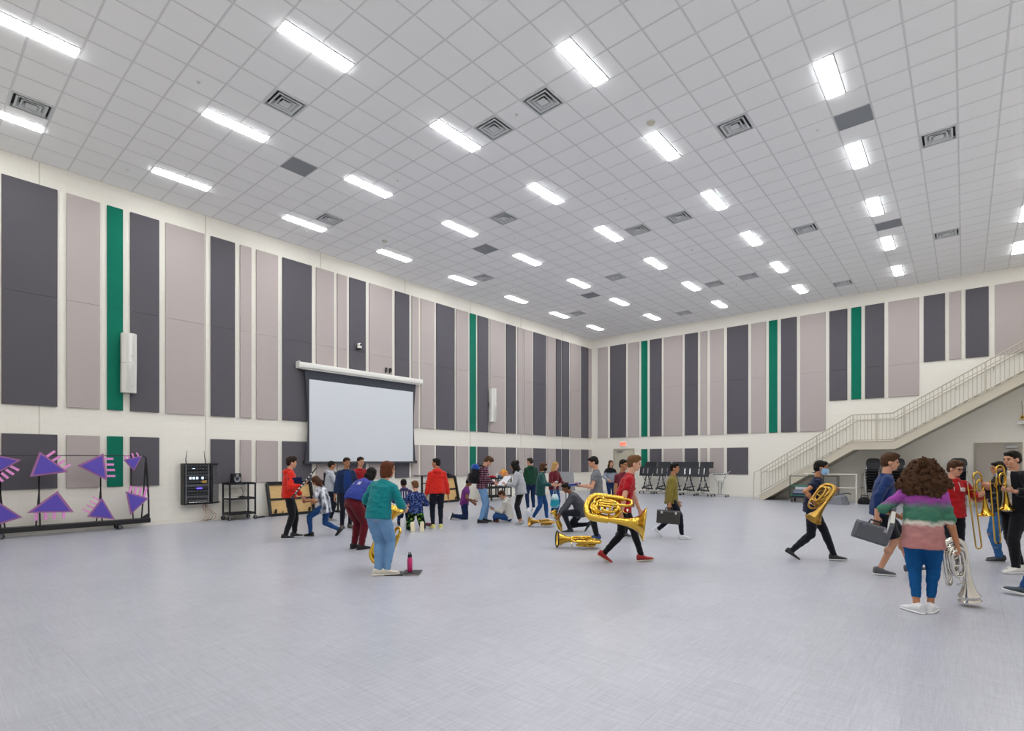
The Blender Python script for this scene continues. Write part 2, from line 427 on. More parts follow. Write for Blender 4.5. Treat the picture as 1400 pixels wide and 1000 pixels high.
for k, (a, b, c) in enumerate(BWP):
    z0, segs = (2.836, (H8, H8)) if k < 14 else ((4.054, (H4 + .006, H8)) if k < 18 else (5.274, (H8,)))
    hn = 'tall' if k < 14 else ('shortened' if k < 18 else 'single-board')
    q = ORD[k] if k < 12 else ORD[min(21 - k, 19)] if k < 22 else 'last'
    fr_ = 'far corner' if k < 12 else 'top of the stairs'
    lb = '%s %s fabric panel on the stair wall, %s from the %s' % (hn, CN[c], q, fr_)
    panel('B', a, b, c, z0, segs, lb, 'upper panels on the stair wall')
    if 3 <= k <= 9:
        panel('B', a, b, c, .998, (H4,), 'short %s panel low on stair wall, under the %s tall one from the %s' % (CN[c], q, fr_), 'short panels low on the stair wall')
# ---------------------------------------------------------------- doors, exit sign, stairs
DF = mat('door_frame_paint', '#a39b8d', rough=.5); DL = mat('door_leaf_paint', '#a69e93', rough=.55)
DG = mat('brushed_steel', '#b8b8b8', rough=.3, metal=1); KK = mat('black_metal', '#1b1b1e', rough=.45, spec=.4)
def door(n, x0, x1, z1, closer_x, DF=DF, DL=DL):
    f = MB(); t = .06; y = YW
    f.box((x0 + t / 2, y - .02, z1 / 2), (t, .06, z1)); f.box((x1 - t / 2, y - .02, z1 / 2), (t, .06, z1)); f.box(((x0 + x1) / 2, y - .02, z1 - t / 2), (x1 - x0 - 2 * t, .06, t))
    d = struct('door_%d' % n, f, DF)
    obj('door_leaf', MB().box(((x0 + x1) / 2, y - .008, (z1 - t) / 2 + .005), (x1 - x0 - 2 * t - .008, .03, z1 - t - .014), bev=.003), DL, d)
    cl = MB().box((closer_x, y - .06, z1 - .16), (.32, .06, .075), bev=.008).bar((closer_x - .1, y - .07, z1 - .1), (closer_x + .25, y - .1, z1 - .09), .02)
    obj('door_closer', cl, DG, d)
    h = MB().lathe([(.03, 0), (.03, .012)], (x1 - .16, y - .022, .98), (0, -1, 0), 14).tube([(x1 - .16, y - .03, .98), (x1 - .16, y - .075, .98), (x1 - .28, y - .075, .98)], .01, 8)
    obj('door_handle', h, DG, d, True)
    return d
door(1, 1.38, 2.6, 2.245, 1.75, mat('pale_frame_paint', '#b5ad9c', rough=.5), mat('pale_leaf_paint', '#bfb8a6', rough=.55))
door(2, 15.78, 17.02, 2.245, 16.75)
ex = thing('exit_sign', 'small exit sign with red letters above the far corner door', 'sign', (1.97, YW, 2.36))
obj('housing', MB().box((0, -.03, .12), (.38, .06, .24), bev=.008), mat('sign_white', '#f0e6df', rough=.4), ex)
RL = mat('exit_red', '#ff3a22', rough=.4, emit=2.2)
obj('light_panel', MB().box((0, -.062, .125), (.34, .006, .18)), mat('exit_face', '#ff8d72', rough=.4, emit=.75), ex)
def text_mesh(s, size, m, extrude=.002):
    cu = bpy.data.curves.new('lettering', 'FONT'); cu.body = s; cu.size = size; cu.extrude = extrude; cu.align_x = 'CENTER'; cu.align_y = 'CENTER'
    o = bpy.data.objects.new('lettering', cu); C.objects.link(o)
    bpy.context.view_layer.update()
    me = bpy.data.meshes.new_from_object(o.evaluated_get(bpy.context.evaluated_depsgraph_get()))
    bpy.data.objects.remove(o); bpy.data.curves.remove(cu)
    me.materials.clear(); me.materials.append(m); return me
put('lettering', text_mesh('EXIT', .17, RL), ex, (0, -.067, .125), (PI / 2, 0, 0))

SP = mat('stair_paint', '#c6beac', rough=.5, spec=.4); SR = mat('stair_rail_paint', '#bdb5a4', rough=.45)
YS = 21.39; YF = YW - .05
st = thing('staircase', 'long cream steel staircase with baluster railing climbing along the back wall', 'staircase', (0, 0, 0))
SL1, SL2 = .644, .62
XB0, XL0, XL1, XT = 9.22, 12.39, 13.64, 18.0
ZL = SL1 * (XL0 - XB0)                               # underside of landing
VT = .29
zb = lambda x: SL1 * (x - XB0) if x < XL0 else (ZL if x < XL1 else ZL + SL2 * (x - XL1))
ZT = zb(XT)
def stringer(y, th):
    top = [(9.06, .0), (9.06, .10)] + [(9.27, .34), (XL0 - .07, ZL + VT), (XL1 - .07, ZL + VT), (XT - .07, ZT + VT), (XR - .01, ZT + VT)]
    top[1] = (9.06, zb(9.06) + VT - .0)
    bot = [(XR - .01, ZT), (XT, ZT), (XL1, ZL), (XL0, ZL), (XB0, 0)]
    m = MB(); P = [top[0], top[1]] + top[3:] + bot
    m.prism([(x, y, z) for x, z in P], (0, -th / 2, 0), (0, th / 2, 0))
    # flanges
    for seq in ([top[1]] + top[3:], bot[::-1]):
        for (xa, za), (xb, zb_) in zip(seq[:-1], seq[1:]):
            m.bar((xa, y, za), (xb, y, zb_), th + .05, .018)
    return m
obj('stringer', stringer(YS, .02), SP, st); obj('stringer', stringer(YF - .02, .02), SP, st)
TR = mat('stair_tread', '#8f8b84', rough=.7)
def flight(x0, z0, x1, z1, n):
    dx, dz = (x1 - x0) / n, (z1 - z0) / (n)
    for k in range(n):
        x = x0 + k * dx; z = z0 + (k + 1) * dz
        m = MB().box((x + dx / 2, (YS + YF) / 2, z - .02), (dx + .025, YF - YS - .06, .04)).box((x + .006, (YS + YF) / 2, z - dz / 2 - .02), (.012, YF - YS - .06, dz))
        obj('step', m, TR, st)
flight(9.12, 0, XL0 - .05, ZL + VT - .06, 13)
flight(XL1 - .02, ZL + VT - .06, XT - .05, ZT + VT - .06, 16)
obj('landing', MB().box(((XL0 + XL1) / 2, (YS + YF) / 2, ZL + VT - .1), (XL1 - XL0 + .04, YF - YS - .06, .08)), SP, st)
obj('landing', MB().box(((XT + XR) / 2 - .04, (YS + YF) / 2, ZT + VT - .1), (XR - XT + .04, YF - YS - .06, .08)), SP, st)
sof = MB()
sof.prism([(XB0 + .15, YS, .1), (XL0, YS, ZL + .03), (XL0, YS, ZL + .05), (XB0 + .15, YS, .12)], (0, .03, 0), (0, YF - YS - .05, 0))
sof.prism([(XL0, YS, ZL + .03), (XL1, YS, ZL + .03), (XL1, YS, ZL + .05), (XL0, YS, ZL + .05)], (0, .03, 0), (0, YF - YS - .05, 0))
sof.prism([(XL1, YS, ZL + .03), (XT, YS, ZT + .03), (XR - .02, YS, ZT + .03), (XR - .02, YS, ZT + .05), (XT, YS, ZT + .05), (XL1, YS, ZL + .05)], (0, .03, 0), (0, YF - YS - .05, 0))
obj('soffit', sof, SP, st)
zt = lambda x: zb(x + .07) + VT if x > 9.3 else SL1 * (x + .07 - XB0) + VT    # top of stringer
zt = lambda x: (SL1 * (x + .07 - XB0) if x < XL0 - .07 else (ZL if x < XL1 - .07 else ZL + SL2 * min(x + .07 - XL1, XT - XL1))) + VT
yr = YS - .0
pts = [9.13, XL0 - .07, XL1 - .07, XT - .07, XR - .03]
def rail(off, r, name='rail', x0=9.13):
    P = [(max(x, x0), yr, zt(max(x, x0)) + off) for x in pts]
    obj(name, MB().tube(P, r, 8), SR, st, True)
RT = 1.0
rail(RT, .024, 'top_rail'); rail(RT - .19, .016, 'mid_rail'); rail(.055, .02, 'bottom_rail')
for x in (9.13, 10.12, 11.17, 12.36, 13.1, 13.9, 14.95, 16.05, 16.98, 18.0, 18.88):
    obj('rail_post', MB().box((x, yr, zt(x) + RT / 2), (.042, .042, RT)), SR, st)
bal = MB().box((0, 0, .5), (.02, .02, 1)).mesh('baluster', SR)
x = 9.24
while x < XR - .1:
    z0 = zt(x) + .055; h = RT - .055
    o = put('baluster', bal, st, (x, yr, z0)); o.scale = (1, 1, h)
    x += .112
obj('newel_loop', MB().tube([(9.13, yr, zt(9.13) + RT - .02), (8.86, yr, zt(9.13) + RT - .14), (8.84, yr, .66), (8.84, yr, .0)], .018, 8), SR, st, True)
hy = YW - .09
P = [(x, hy, zt(x) + .86) for x in pts]
obj('wall_handrail', MB().tube([(8.9, hy, P[0][2])] + P, .022, 8), SR, st, True)
for x in (9.5, 10.7, 11.9, 12.9, 14.2, 15.3, 16.3, 17.5):
    obj('rail_bracket', MB().tube([(x, hy, zt(x) + .84), (x, hy, zt(x) + .78), (x, YW - .005, zt(x) + .76)], .01, 6), mat('bracket_steel', '#7d7a74', rough=.4, metal=.6), st)
# ---------------------------------------------------------------- people
V3 = Vector
def rotv(v, ax, deg): return Matrix.Rotation(math.radians(deg), 3, ax) @ V3(v)
def ik(a, b, l1, l2, pole):
    a, b = V3(a), V3(b); d = b - a; L = d.length
    m = (l1 + l2) * .998
    if L > m: b = a + d * (m / L); d = b - a; L = m
    d.normalize(); x = (l1 * l1 - l2 * l2 + L * L) / (2 * L)
    h = math.sqrt(max(0, l1 * l1 - x * x))
    p = V3(pole); p = p - d * p.dot(d)
    if p.length < 1e-4: p = d.orthogonal()
    p.normalize()
    return a + d * x + p * h, b
def ell(c, fx, sx, a, b, n=16):
    return [V3(c) + fx * (a * math.cos(2 * PI * k / n)) + sx * (b * math.sin(2 * PI * k / n)) for k in range(n)]
def capsule(m, pts, rs, n=10):
    m.tube(pts, rs, n)
    for p, r in zip(pts, rs): m.ball(p, r, n, 6)
def remesh(name, mb, mats, voxel, smooth=2, ratio=None, wr=0.0, wscale=9.0, seed=0):
    me = mb.mesh(name, mats)
    o = bpy.data.objects.new('shell', me); C.objects.link(o)
    r = o.modifiers.new('r', 'REMESH'); r.mode = 'VOXEL'; r.voxel_size = voxel; r.use_smooth_shade = True
    if smooth:
        s = o.modifiers.new('s', 'SMOOTH'); s.iterations = smooth; s.factor = .5
    if ratio:
        d = o.modifiers.new('d', 'DECIMATE'); d.ratio = ratio
    dg = bpy.context.evaluated_depsgraph_get(); dg.update()
    new = bpy.data.meshes.new_from_object(o.evaluated_get(dg))
    bpy.data.objects.remove(o); bpy.data.meshes.remove(me)
    new.name = name
    if not new.materials:
        for m in (mats if isinstance(mats, (list, tuple)) else [mats]): new.materials.append(m)
    if wr:
        off = V3((seed * 3.7, seed * 1.3, 0))
        nrm = [v.normal.copy() for v in new.vertices]
        for v, nn in zip(new.vertices, nrm):
            q = v.co * wscale + off
            q2 = V3((q.x, q.y, q.z * 1.9))
            v.co += nn * (wr * (noise.noise(q2) + .5 * noise.noise(q2 * 2.3)))
    new.polygons.foreach_set('use_smooth', [True] * len(new.polygons))
    new.update()
    return new

SKIN = {'light': '#c99478', 'tan': '#b07a58', 'brown': '#7d5138', 'dark': '#4f3325', 'fair': '#d3a187'}
HAIRC = {'black': '#17130f', 'dark': '#2a1d15', 'brown': '#4a3120', 'curlbrown': '#4b3220', 'auburn': '#5a2f1c', 'blonde': '#b08d55', 'lightbrown': '#6d4c30'}
def skin_m(k): return mat('skin_' + k, SKIN[k], rough=.55, spec=.35, var=.04, vscale=60)
def hair_m(k): return mat('hair_' + k, HAIRC[k], rough=.65, spec=.18, var=.55 if k == 'curlbrown' else .3, vscale=90, bump=.5, bscale=160, stretch=(1, 1, .25))
def cloth(n, c, v=.06): return mat(n, c, rough=.92, spec=.15, var=v, vscale=25, bump=.25, bscale=240, sheen=.15)
def jeans(n, c): return mat(n, c, rough=.9, spec=.15, var=.16, vscale=9, bump=.3, bscale=300)
EYE = mat('eye_dark', '#1d1714', rough=.2); LIP = mat('lip', '#9a5a50', rough=.5)

PEOPLE = {}
class Person: pass
def heading_of(x, y, h):
    # h: 0 faces square to the line of sight towards the room's right side, 90 faces away from the viewer's end
    vx, vy = x - 15.541, y + 1.971
    return math.atan2(vy, vx) - PI / 2 + math.radians(h)

def person(key, x, y, h, H, label, skin='light', hair=('short', 'dark'), top=None, bottom=None, shoes=('#222222', '#dddddd'), fine=False,
           pel=(0, 0, .515), lean=3, sway=0, twist=0, head=(0, 5), lh=(.03, .15, .46), rh=(.03, -.15, .46), lcurl=.35, rcurl=.35,
           lf=(0, .055, 0, 6, 0), rf=(0, -.055, 0, -6, 0), le=(-.6, .6, -.5), re=(-.6, -.6, -.5), lk=(1, .1, 0), rk=(1, -.1, 0), fat=1.0, lthumb=(1, 0, .4), rthumb=(1, 0, .4), mask=None, glasses=False, group='students in the rehearsal hall'):
    P = Person(); P.H = H; P.rz = heading_of(x, y, h); P.loc = V3((x, y, 0))
    root_mb = MB()
    s = H
    pelv = V3(pel) * s
    Y = V3((0, 1, 0)); X = V3((1, 0, 0)); Z = V3((0, 0, 1))
    def frame(f):
        R = Matrix.Rotation(math.radians(twist) * f, 3, 'Z') @ Matrix.Rotation(math.radians(-sway) * f, 3, 'X') @ Matrix.Rotation(math.radians(lean) * f, 3, 'Y')
        return R @ X, R @ Y, R @ Z
    f0, s0, u0 = frame(.45); f1, s1, u1 = frame(1.0)
    waist = pelv + u0 * (.115 * s); neck = waist + u1 * (.185 * s)
    Rh = Matrix.Rotation(math.radians(head[0]), 3, 'Z') @ Matrix.Rotation(math.radians(head[1]), 3, 'Y')
    hf, hs, hu = Rh @ X, Rh @ Y, Rh @ Z
    hc = neck + (u1 * .45 + hu * .55).normalized() * (.098 * s) + hf * (.014 * s)
    sh = {1: neck - u1 * (.044 * s) + s1 * (.088 * s * (fat ** .5)), -1: neck - u1 * (.044 * s) - s1 * (.088 * s * (fat ** .5))}
    hip = {1: pelv + s0 * (.05 * s), -1: pelv - s0 * (.05 * s)}
    elb, wri, kne, ank = {}, {}, {}, {}
    for sd, tg, pl in ((1, lh, le), (-1, rh, re)):
        elb[sd], wri[sd] = ik(sh[sd], V3(tg) * s, .168 * s, .148 * s, V3(pl))
    foot = {1: lf, -1: rf}
    for sd, pl in ((1, lk), (-1, rk)):
        ft = foot[sd]
        kne[sd], ank[sd] = ik(hip[sd], V3((ft[0], ft[1], .045 + ft[2])) * s, .245 * s, .24 * s, V3(pl))
    P.wri, P.hc, P.hf, P.hs, P.hu, P.neck, P.elb, P.f1, P.s1, P.u1, P.waist, P.pelv, P.sh = wri, hc, hf, hs, hu, neck, elb, f1, s1, u1, waist, pelv, sh
    # ---- body, one skin surface
    b = MB()
    b.loft([ell(pelv - u0 * .05 * s, f0, s0, .04 * s, .05 * s), ell(pelv, f0, s0, .045 * s, .07 * s), ell(waist, f0, s0, .045 * s, .065 * s), ell(waist + u1 * .1 * s, f1, s1, .05 * s, .075 * s), ell(waist + u1 * .15 * s, f1, s1, .034 * s, .065 * s), ell(neck, f1, s1, .03 * s, .033 * s)])
    capsule(b, [neck - u1 * .02 * s, hc - hu * .03 * s - hf * .012 * s], [.034 * s, .031 * s])
    q = Rh
    def hb(c, r): b.ball(hc + hf * c[0] * s + hs * c[1] * s + hu * c[2] * s, tuple(k * s for k in r), 14, 10, q)
    hb((-.006, 0, .014), (.056, .045, .05)); hb((.014, 0, -.022), (.036, .035, .044)); hb((.033, 0, -.046), (.016, .02, .014))
    hb((.052, 0, -.008), (.011, .0075, .014)); hb((.048, 0, .006), (.007, .006, .018)); hb((.043, 0, .018), (.01, .032, .008))
    for sd in (1, -1):
        hb((-.002, .045 * sd, -.004), (.012, .006, .018)); hb((.034, .02 * sd, -.016), (.014, .015, .014))
    hb((.043, 0, -.031), (.009, .016, .006))
    for sd in (1, -1):
        capsule(b, [sh[sd], elb[sd], wri[sd]], [.027 * s * fat ** .5, .023 * s, .0165 * s])
        mid = (elb[sd] * .7 + wri[sd] * .3); b.ball(mid, .025 * s, 10, 6)
        d = (wri[sd] - elb[sd]).normalized(); t = V3(lthumb if sd == 1 else rthumb); t = (t - d * t.dot(d)).normalized()
        n = d.cross(t); ctr = (pelv + neck) / 2
        if n.dot(ctr - wri[sd]) < 0: n = -n
        cu = lcurl if sd == 1 else rcurl
        kn = wri[sd] + d * .058 * s
        b.loft([ell(wri[sd], t, n, .015 * s, .011 * s, 10), ell(wri[sd] + d * .02 * s, t, n, .02 * s, .011 * s, 10), ell(kn - d * .006 * s, t, n, .0235 * s, .0095 * s, 10), ell(kn + d * .004 * s, t, n, .021 * s, .007 * s, 10)])
        for k, ln in enumerate((.036, .042, .039, .03)):
            o = kn + t * ((1.5 - k) * .0128 * s); dv = (d + t * (1.5 - k) * .09).normalized(); pts = [o - dv * .01 * s, o]; c = o
            for j in range(3):
                a = cu * (1.2 + .3 * j) * (j + .6) / 1.6
                dd = dv * math.cos(min(a, 2.6)) + n * math.sin(min(a, 2.6)); c = c + dd * ln * s * (.46, .32, .24)[j]; pts.append(c)
            capsule(b, pts, [.0056 * s, .0056 * s, .0054 * s, .005 * s, .0044 * s], 7)
        o = wri[sd] + d * .016 * s + t * .014 * s
        d1 = (d * .6 + t * .75 + n * .25 * (1 + cu)).normalized(); d2 = (d * .85 + t * .2 + n * .7 * cu).normalized()
        capsule(b, [o, o + d1 * .026 * s, o + d1 * .026 * s + d2 * .022 * s], [.0085 * s, .0068 * s, .0055 * s], 7)
        ls = 1.0 if bottom.get('short') else .74
        capsule(b, [hip[sd], kne[sd], ank[sd]], [.046 * s * ls, .03 * s * ls, .02 * s])
        b.ball(kne[sd] * .68 + ank[sd] * .32 - V3((.006 * s, 0, 0)), .034 * s * ls, 10, 6)
        fr = Matrix.Rotation(math.radians(foot[sd][3]), 3, 'Z') @ Matrix.Rotation(math.radians(foot[sd][4]), 3, 'Y')
        b.ball(ank[sd] + fr @ V3((.012 * s, 0, -.022 * s)), (.034 * s, .016 * s, .01 * s), 10, 6, fr)
    me = remesh('person', b, skin_m(skin), .0065 if fine else .0085, 1, .45 if fine else .4)
    root = put('person', me, None, P.loc, (0, 0, P.rz)); tag(root, label, 'person', group)
    P.o = root
    # face pieces
    def hp(c): return hc + hf * c[0] * s + hs * c[1] * s + hu * c[2] * s
    for sd in (1, -1):
        e = MB().ball(hp((.0455, .0185 * sd, .003)), (.005 * s, .0085 * s, .0045 * s), 8, 6, q); obj('eye', e, EYE, root, True)
        e = MB().ball(hp((.0495, .0185 * sd, .0165)), (.004 * s, .0135 * s, .0028 * s), 8, 5, q); obj('eyebrow', e, hair_m(hair[1]), root, True)
    obj('mouth', MB().ball(hp((.0505, 0, -.031)), (.0035 * s, .0135 * s, .0045 * s), 10, 5, q), LIP, root, True)
    if mask:
        mm = MB(); rg = []
        for zz, rr in ((.0, .9), (-.012, 1.12), (-.03, 1.18), (-.048, 1.05), (-.06, .75)):
            rg.append([hp((.012 + .047 * rr * math.cos(a), .043 * rr ** .4 * math.sin(a), zz - .012 * max(0, 0))) for a in [math.radians(-100 + 200 * k / 12) for k in range(13)]] + [hp((.012 + .041 * rr * math.cos(a), .038 * rr ** .4 * math.sin(a), zz)) for a in [math.radians(100 - 200 * k / 12) for k in range(13)]])
        mm.loft(rg); mo = obj('face_mask', mm, cloth('mask_' + mask, mask), root, True)
        for sd in (1, -1): obj('ear_loop', MB().tube([hp((.006, .044 * sd, -.008)), hp((-.012, .052 * sd, .006)), hp((-.01, .051 * sd, -.03)), hp((.004, .043 * sd, -.045))], .0012 * s, 5), cloth('mask_' + mask, mask), mo)
    if glasses:
        g = MB()
        for sd in (1, -1):
            g.tube([hp((.054, (.019 + .014 * math.cos(a)) * sd, .003 + .011 * math.sin(a))) for a in [2 * PI * k / 12 for k in range(12)]], .0015 * s, 5, closed=True)
            g.tube([hp((.053, .033 * sd, .005)), hp((.0, .047 * sd, .006))], .0013 * s, 5)
        g.tube([hp((.055, -.005, .005)), hp((.055, .005, .005))], .0013 * s, 5); obj('glasses', g, KK, root)
    # ---- hair
    st, hcx = hair; m = MB()
    def kb(c, r): m.ball(hp(c), tuple(k * s for k in r), 14, 10, q)
    wv, vx = .004, .009
    if st == 'short':
        kb((-.012, 0, .024), (.057, .051, .051)); kb((-.03, 0, -.002), (.037, .046, .042)); kb((.022, 0, .05), (.03, .036, .018))
    elif st == 'tuft':
        kb((-.012, 0, .028), (.058, .053, .053)); kb((-.03, 0, -.002), (.037, .046, .042)); kb((.026, .004, .055), (.034, .038, .022)); kb((.012, -.01, .066), (.03, .03, .018)); wv = .009
    elif st == 'bob':
        kb((-.012, 0, .024), (.059, .054, .053)); kb((-.028, 0, -.02), (.042, .05, .06)); kb((-.03, 0, -.05), (.034, .05, .034)); kb((.022, 0, .05), (.03, .036, .018))
        for sd in (1, -1): kb((.004, .042 * sd, -.022), (.025, .012, .045))
    elif st == 'long':
        kb((-.012, 0, .024), (.059, .054, .053)); kb((-.028, 0, -.02), (.042, .05, .06))
        for sd in (1, -1): kb((-.004, .042 * sd, -.035), (.026, .015, .06)); kb((-.012, .042 * sd, -.085), (.022, .015, .045))
        c0 = hp((-.045, 0, -.03)); m.loft([ell(c0, hf, hs, .03 * s, .052 * s), ell(c0 - Z * .06 * s - hf * .01 * s, hf, hs, .026 * s, .055 * s), ell(c0 - Z * .12 * s - hf * .012 * s, hf, hs, .018 * s, .045 * s), ell(c0 - Z * .15 * s - hf * .012 * s, hf, hs, .007 * s, .025 * s)]); wv = .006
    elif st == 'curly':
        rng = random.Random(3)
        kb((-.016, 0, .034), (.064, .06, .052)); kb((-.03, 0, -.0), (.058, .088, .06)); kb((-.04, 0, -.05), (.055, .125, .055)); kb((-.045, 0, -.095), (.046, .14, .045)); kb((-.05, 0, -.13), (.034, .11, .04)); kb((-.05, -.03, -.16), (.024, .07, .03))
        for k in range(150):
            zz = rng.uniform(-.165, .075); wz = .05 + .095 * max(0, min(1, (.07 - zz) / .15)) - max(0, (-.1 - zz)) * 1.1
            a = math.radians(rng.uniform(75, 285))
            kb((-.035 + .06 * math.cos(a), wz * math.sin(a), zz), (.0105, .0105, .015))
        wv, vx = .012, .007
    elif st == 'bun':
        kb((-.012, 0, .024), (.058, .052, .052)); kb((-.03, 0, -.004), (.038, .047, .046)); kb((-.056, 0, .06), (.026, .028, .026)); kb((-.035, 0, -.05), (.03, .045, .04)); wv = .006
    elif st == 'scarf':
        kb((-.012, 0, .02), (.062, .057, .058)); kb((-.03, 0, -.03), (.046, .052, .06)); kb((-.03, 0, -.085), (.05, .06, .045)); kb((.03, 0, -.09), (.03, .045, .03)); kb((-.06, 0, .035), (.03, .04, .035))
        for sd in (1, -1): kb((.008, .042 * sd, -.02), (.03, .012, .05))
    hm = remesh('hair', m, hair_m(hcx), vx, 1, .6 if st != 'curly' else None, wv, 34 if st != 'curly' else 60, x)
    put('hair', hm, root)
    # ---- top
    kind = top.get('k', 'long'); m = MB(); hem = top.get('hem', -.025); ft_ = fat
    bulk = {'tee': 1.0, 'long': 1.04, 'hood': 1.1, 'jacket': 1.08}[kind]
    A = lambda c, f, sd, a, bb: ell(c, f, sd, a * s * ft_ * bulk, bb * s * ft_ * bulk, 20)
    m.loft([A(pelv + u0 * hem * s, f0, s0, .08 if hem > -.045 else .086, .106 if hem > -.045 else .112), A(pelv + u0 * (hem + .06) * s, f0, s0, .079, .104), A(waist, (f0 + f1).normalized(), (s0 + s1).normalized(), .071 if hem > -.045 else .077, .095 if hem > -.045 else .1), A(waist + u1 * .07 * s, f1, s1, .07, .098), A(waist + u1 * .118 * s, f1, s1, .066, .1), A(waist + u1 * .152 * s, f1, s1, .052, .08), A(waist + u1 * .174 * s, f1, s1, .043, .056), A(neck + u1 * .008 * s, f1, s1, .038, .041)])
    for sd in (1, -1):
        m.ball(sh[sd] - u1 * .006 * s, .038 * s * bulk * ft_ ** .5, 12, 8); capsule(m, [sh[sd], neck - u1 * .026 * s], [.033 * s * bulk, .032 * s * bulk])
        slv = top.get('sl', .55 if kind == 'tee' else 1.9)
        e1, e2 = elb[sd], wri[sd]; r0, r1, r2 = .038 * s * bulk, .034 * s * bulk, .026 * s * bulk
        if slv <= 1: m.tube([sh[sd], sh[sd] + (e1 - sh[sd]) * slv], [r0, r1 * 1.05], 12)
        else:
            en = e1 + (e2 - e1) * (slv - 1)
            m.tube([sh[sd], sh[sd] * .5 + e1 * .5, e1], [r0, r1 * 1.04, r1], 12); m.ball(e1, r1, 12, 8); m.tube([e1, e1 * .4 + en * .6, en], [r1, (r1 + r2) / 2, r2], 12)
    if kind == 'hood':
        hk = neck - f1 * .052 * s - u1 * .014 * s
        m.ball(hk, (.03 * s, .066 * s, .034 * s), 12, 8, Matrix((f1, s1, u1)).transposed())
        m.tube([neck + f1 * .035 * s - u1 * .012 * s, neck + s1 * .05 * s + u1 * .006 * s, neck - f1 * .04 * s + u1 * .016 * s, neck - s1 * .05 * s + u1 * .006 * s], .018 * s, 8, closed=True)
    tm = top['m']
    sm_ = remesh('shirt', m, tm, .011 if fine else .014, 2, None, .011, 10.5, x * 1.7)
    put('shirt' if kind != 'jacket' else 'jacket', sm_, root)
    # ---- bottom
    m = MB(); bg = bottom.get('bag', 1.0); short = bottom.get('short', False); ak_ = bottom.get('ank', 1.0)
    B_ = lambda c, f, sd, a, bb: ell(c, f, sd, a * s * ft_, bb * s * ft_, 20)
    m.loft([B_(pelv - u0 * .045 * s, f0, s0, .05, .07), B_(pelv - u0 * .01 * s, f0, s0, .066, .094), B_(pelv + u0 * .04 * s, f0, s0, .062, .088), B_(pelv + u0 * .075 * s, f0, s0, .056, .08)])
    for sd in (1, -1):
        k_, a_ = kne[sd], ank[sd]; h_ = hip[sd]
        m.ball(h_ - f0 * .009 * s - u0 * .014 * s, (.046 * s * ft_, .045 * s * ft_, .054 * s), 12, 8)
        if short:
            m.tube([h_, h_ * .5 + k_ * .5, h_ * .12 + k_ * .88], [.056 * s * ft_, .055 * s * bg, .052 * s * bg], 14)
        else:
            end = a_ + (k_ - a_).normalized() * bottom.get('crop', .0) * s
            m.tube([h_, h_ * .5 + k_ * .5, k_], [.057 * s * ft_, .05 * s * bg * ft_ ** .5, .039 * s * bg], 14); m.ball(k_, .04 * s * bg, 12, 8)
            m.tube([k_, k_ * .65 + a_ * .35, k_ * .2 + a_ * .8, end], [.039 * s * bg, .037 * s * bg * ak_, .029 * s * bg * ak_, .028 * s * bg * ak_], 14)
    bm_ = remesh('trousers', m, bottom['m'], .011 if fine else .014, 2, None, .007, 9.5, y)
    put('shorts' if short else 'trousers', bm_, root)
    # ---- shoes
    um = mat('shoe_' + shoes[0][1:], shoes[0], rough=.6, bump=.15, bscale=150); so = mat('sole_' + shoes[1][1:], shoes[1], rough=.7)
    for sd in (1, -1):
        ft = foot[sd]; fr = Matrix.Rotation(math.radians(ft[3]), 3, 'Z') @ Matrix.Rotation(math.radians(ft[4]), 3, 'Y')
        c0 = ank[sd]
        def sec(xx, hw, zt_, zb_, n=14):
            r = []
            for k in range(n):
                a = 2 * PI * k / n; cy, cz = math.cos(a), math.sin(a)
                yy = hw * (abs(cy) ** .7) * (1 if cy > 0 else -1); zz = (zt_ + zb_) / 2 + (zt_ - zb_) / 2 * (abs(cz) ** .8) * (1 if cz > 0 else -1)
                r.append(c0 + fr @ V3((xx * s, yy * s, zz * s)))
            return r
        u = MB(); zb_ = -.037
        u.loft([sec(-.046, .012, -.005, zb_), sec(-.04, .023, .014, zb_), sec(-.015, .027, .022, zb_), sec(.012, .0275, .014, zb_), sec(.04, .029, -.006, zb_), sec(.07, .031, -.014, zb_), sec(.092, .027, -.019, zb_), sec(.106, .015, -.026, zb_)])
        shoe = obj('shoe', u, um, root, True)
        u = MB(); z1, z0 = -.0315, -.045
        u.loft([sec(-.05, .012, z1, z0), sec(-.043, .025, z1, z0), sec(-.01, .029, z1, z0), sec(.035, .03, z1, z0), sec(.07, .033, z1, z0), sec(.095, .029, z1, z0), sec(.11, .014, z1 + .002, z0 + .004)])
        obj('sole', u, so, shoe, True)
        if shoes[2:] :
            l = MB()
            for k in range(3): l.tube([c0 + fr @ V3(((.02 + .014 * k) * s, yy * s, (-.001 - .0062 * k) * s)) for yy in (-.018, 0, .018)], .0032 * s, 5)
            obj('laces', l, mat('lace_' + shoes[2][1:], shoes[2], rough=.8), shoe)
    PEOPLE[key] = P
    return P
def wp(key, v, frac=True):
    P = PEOPLE[key]; v = V3(v) * (P.H if frac else 1)
    return P.loc + Matrix.Rotation(P.rz, 3, 'Z') @ v
def extra(key, name, mb, m, smooth=False, label=None):
    return obj(name, mb, m, PEOPLE[key].o, smooth, label=label)

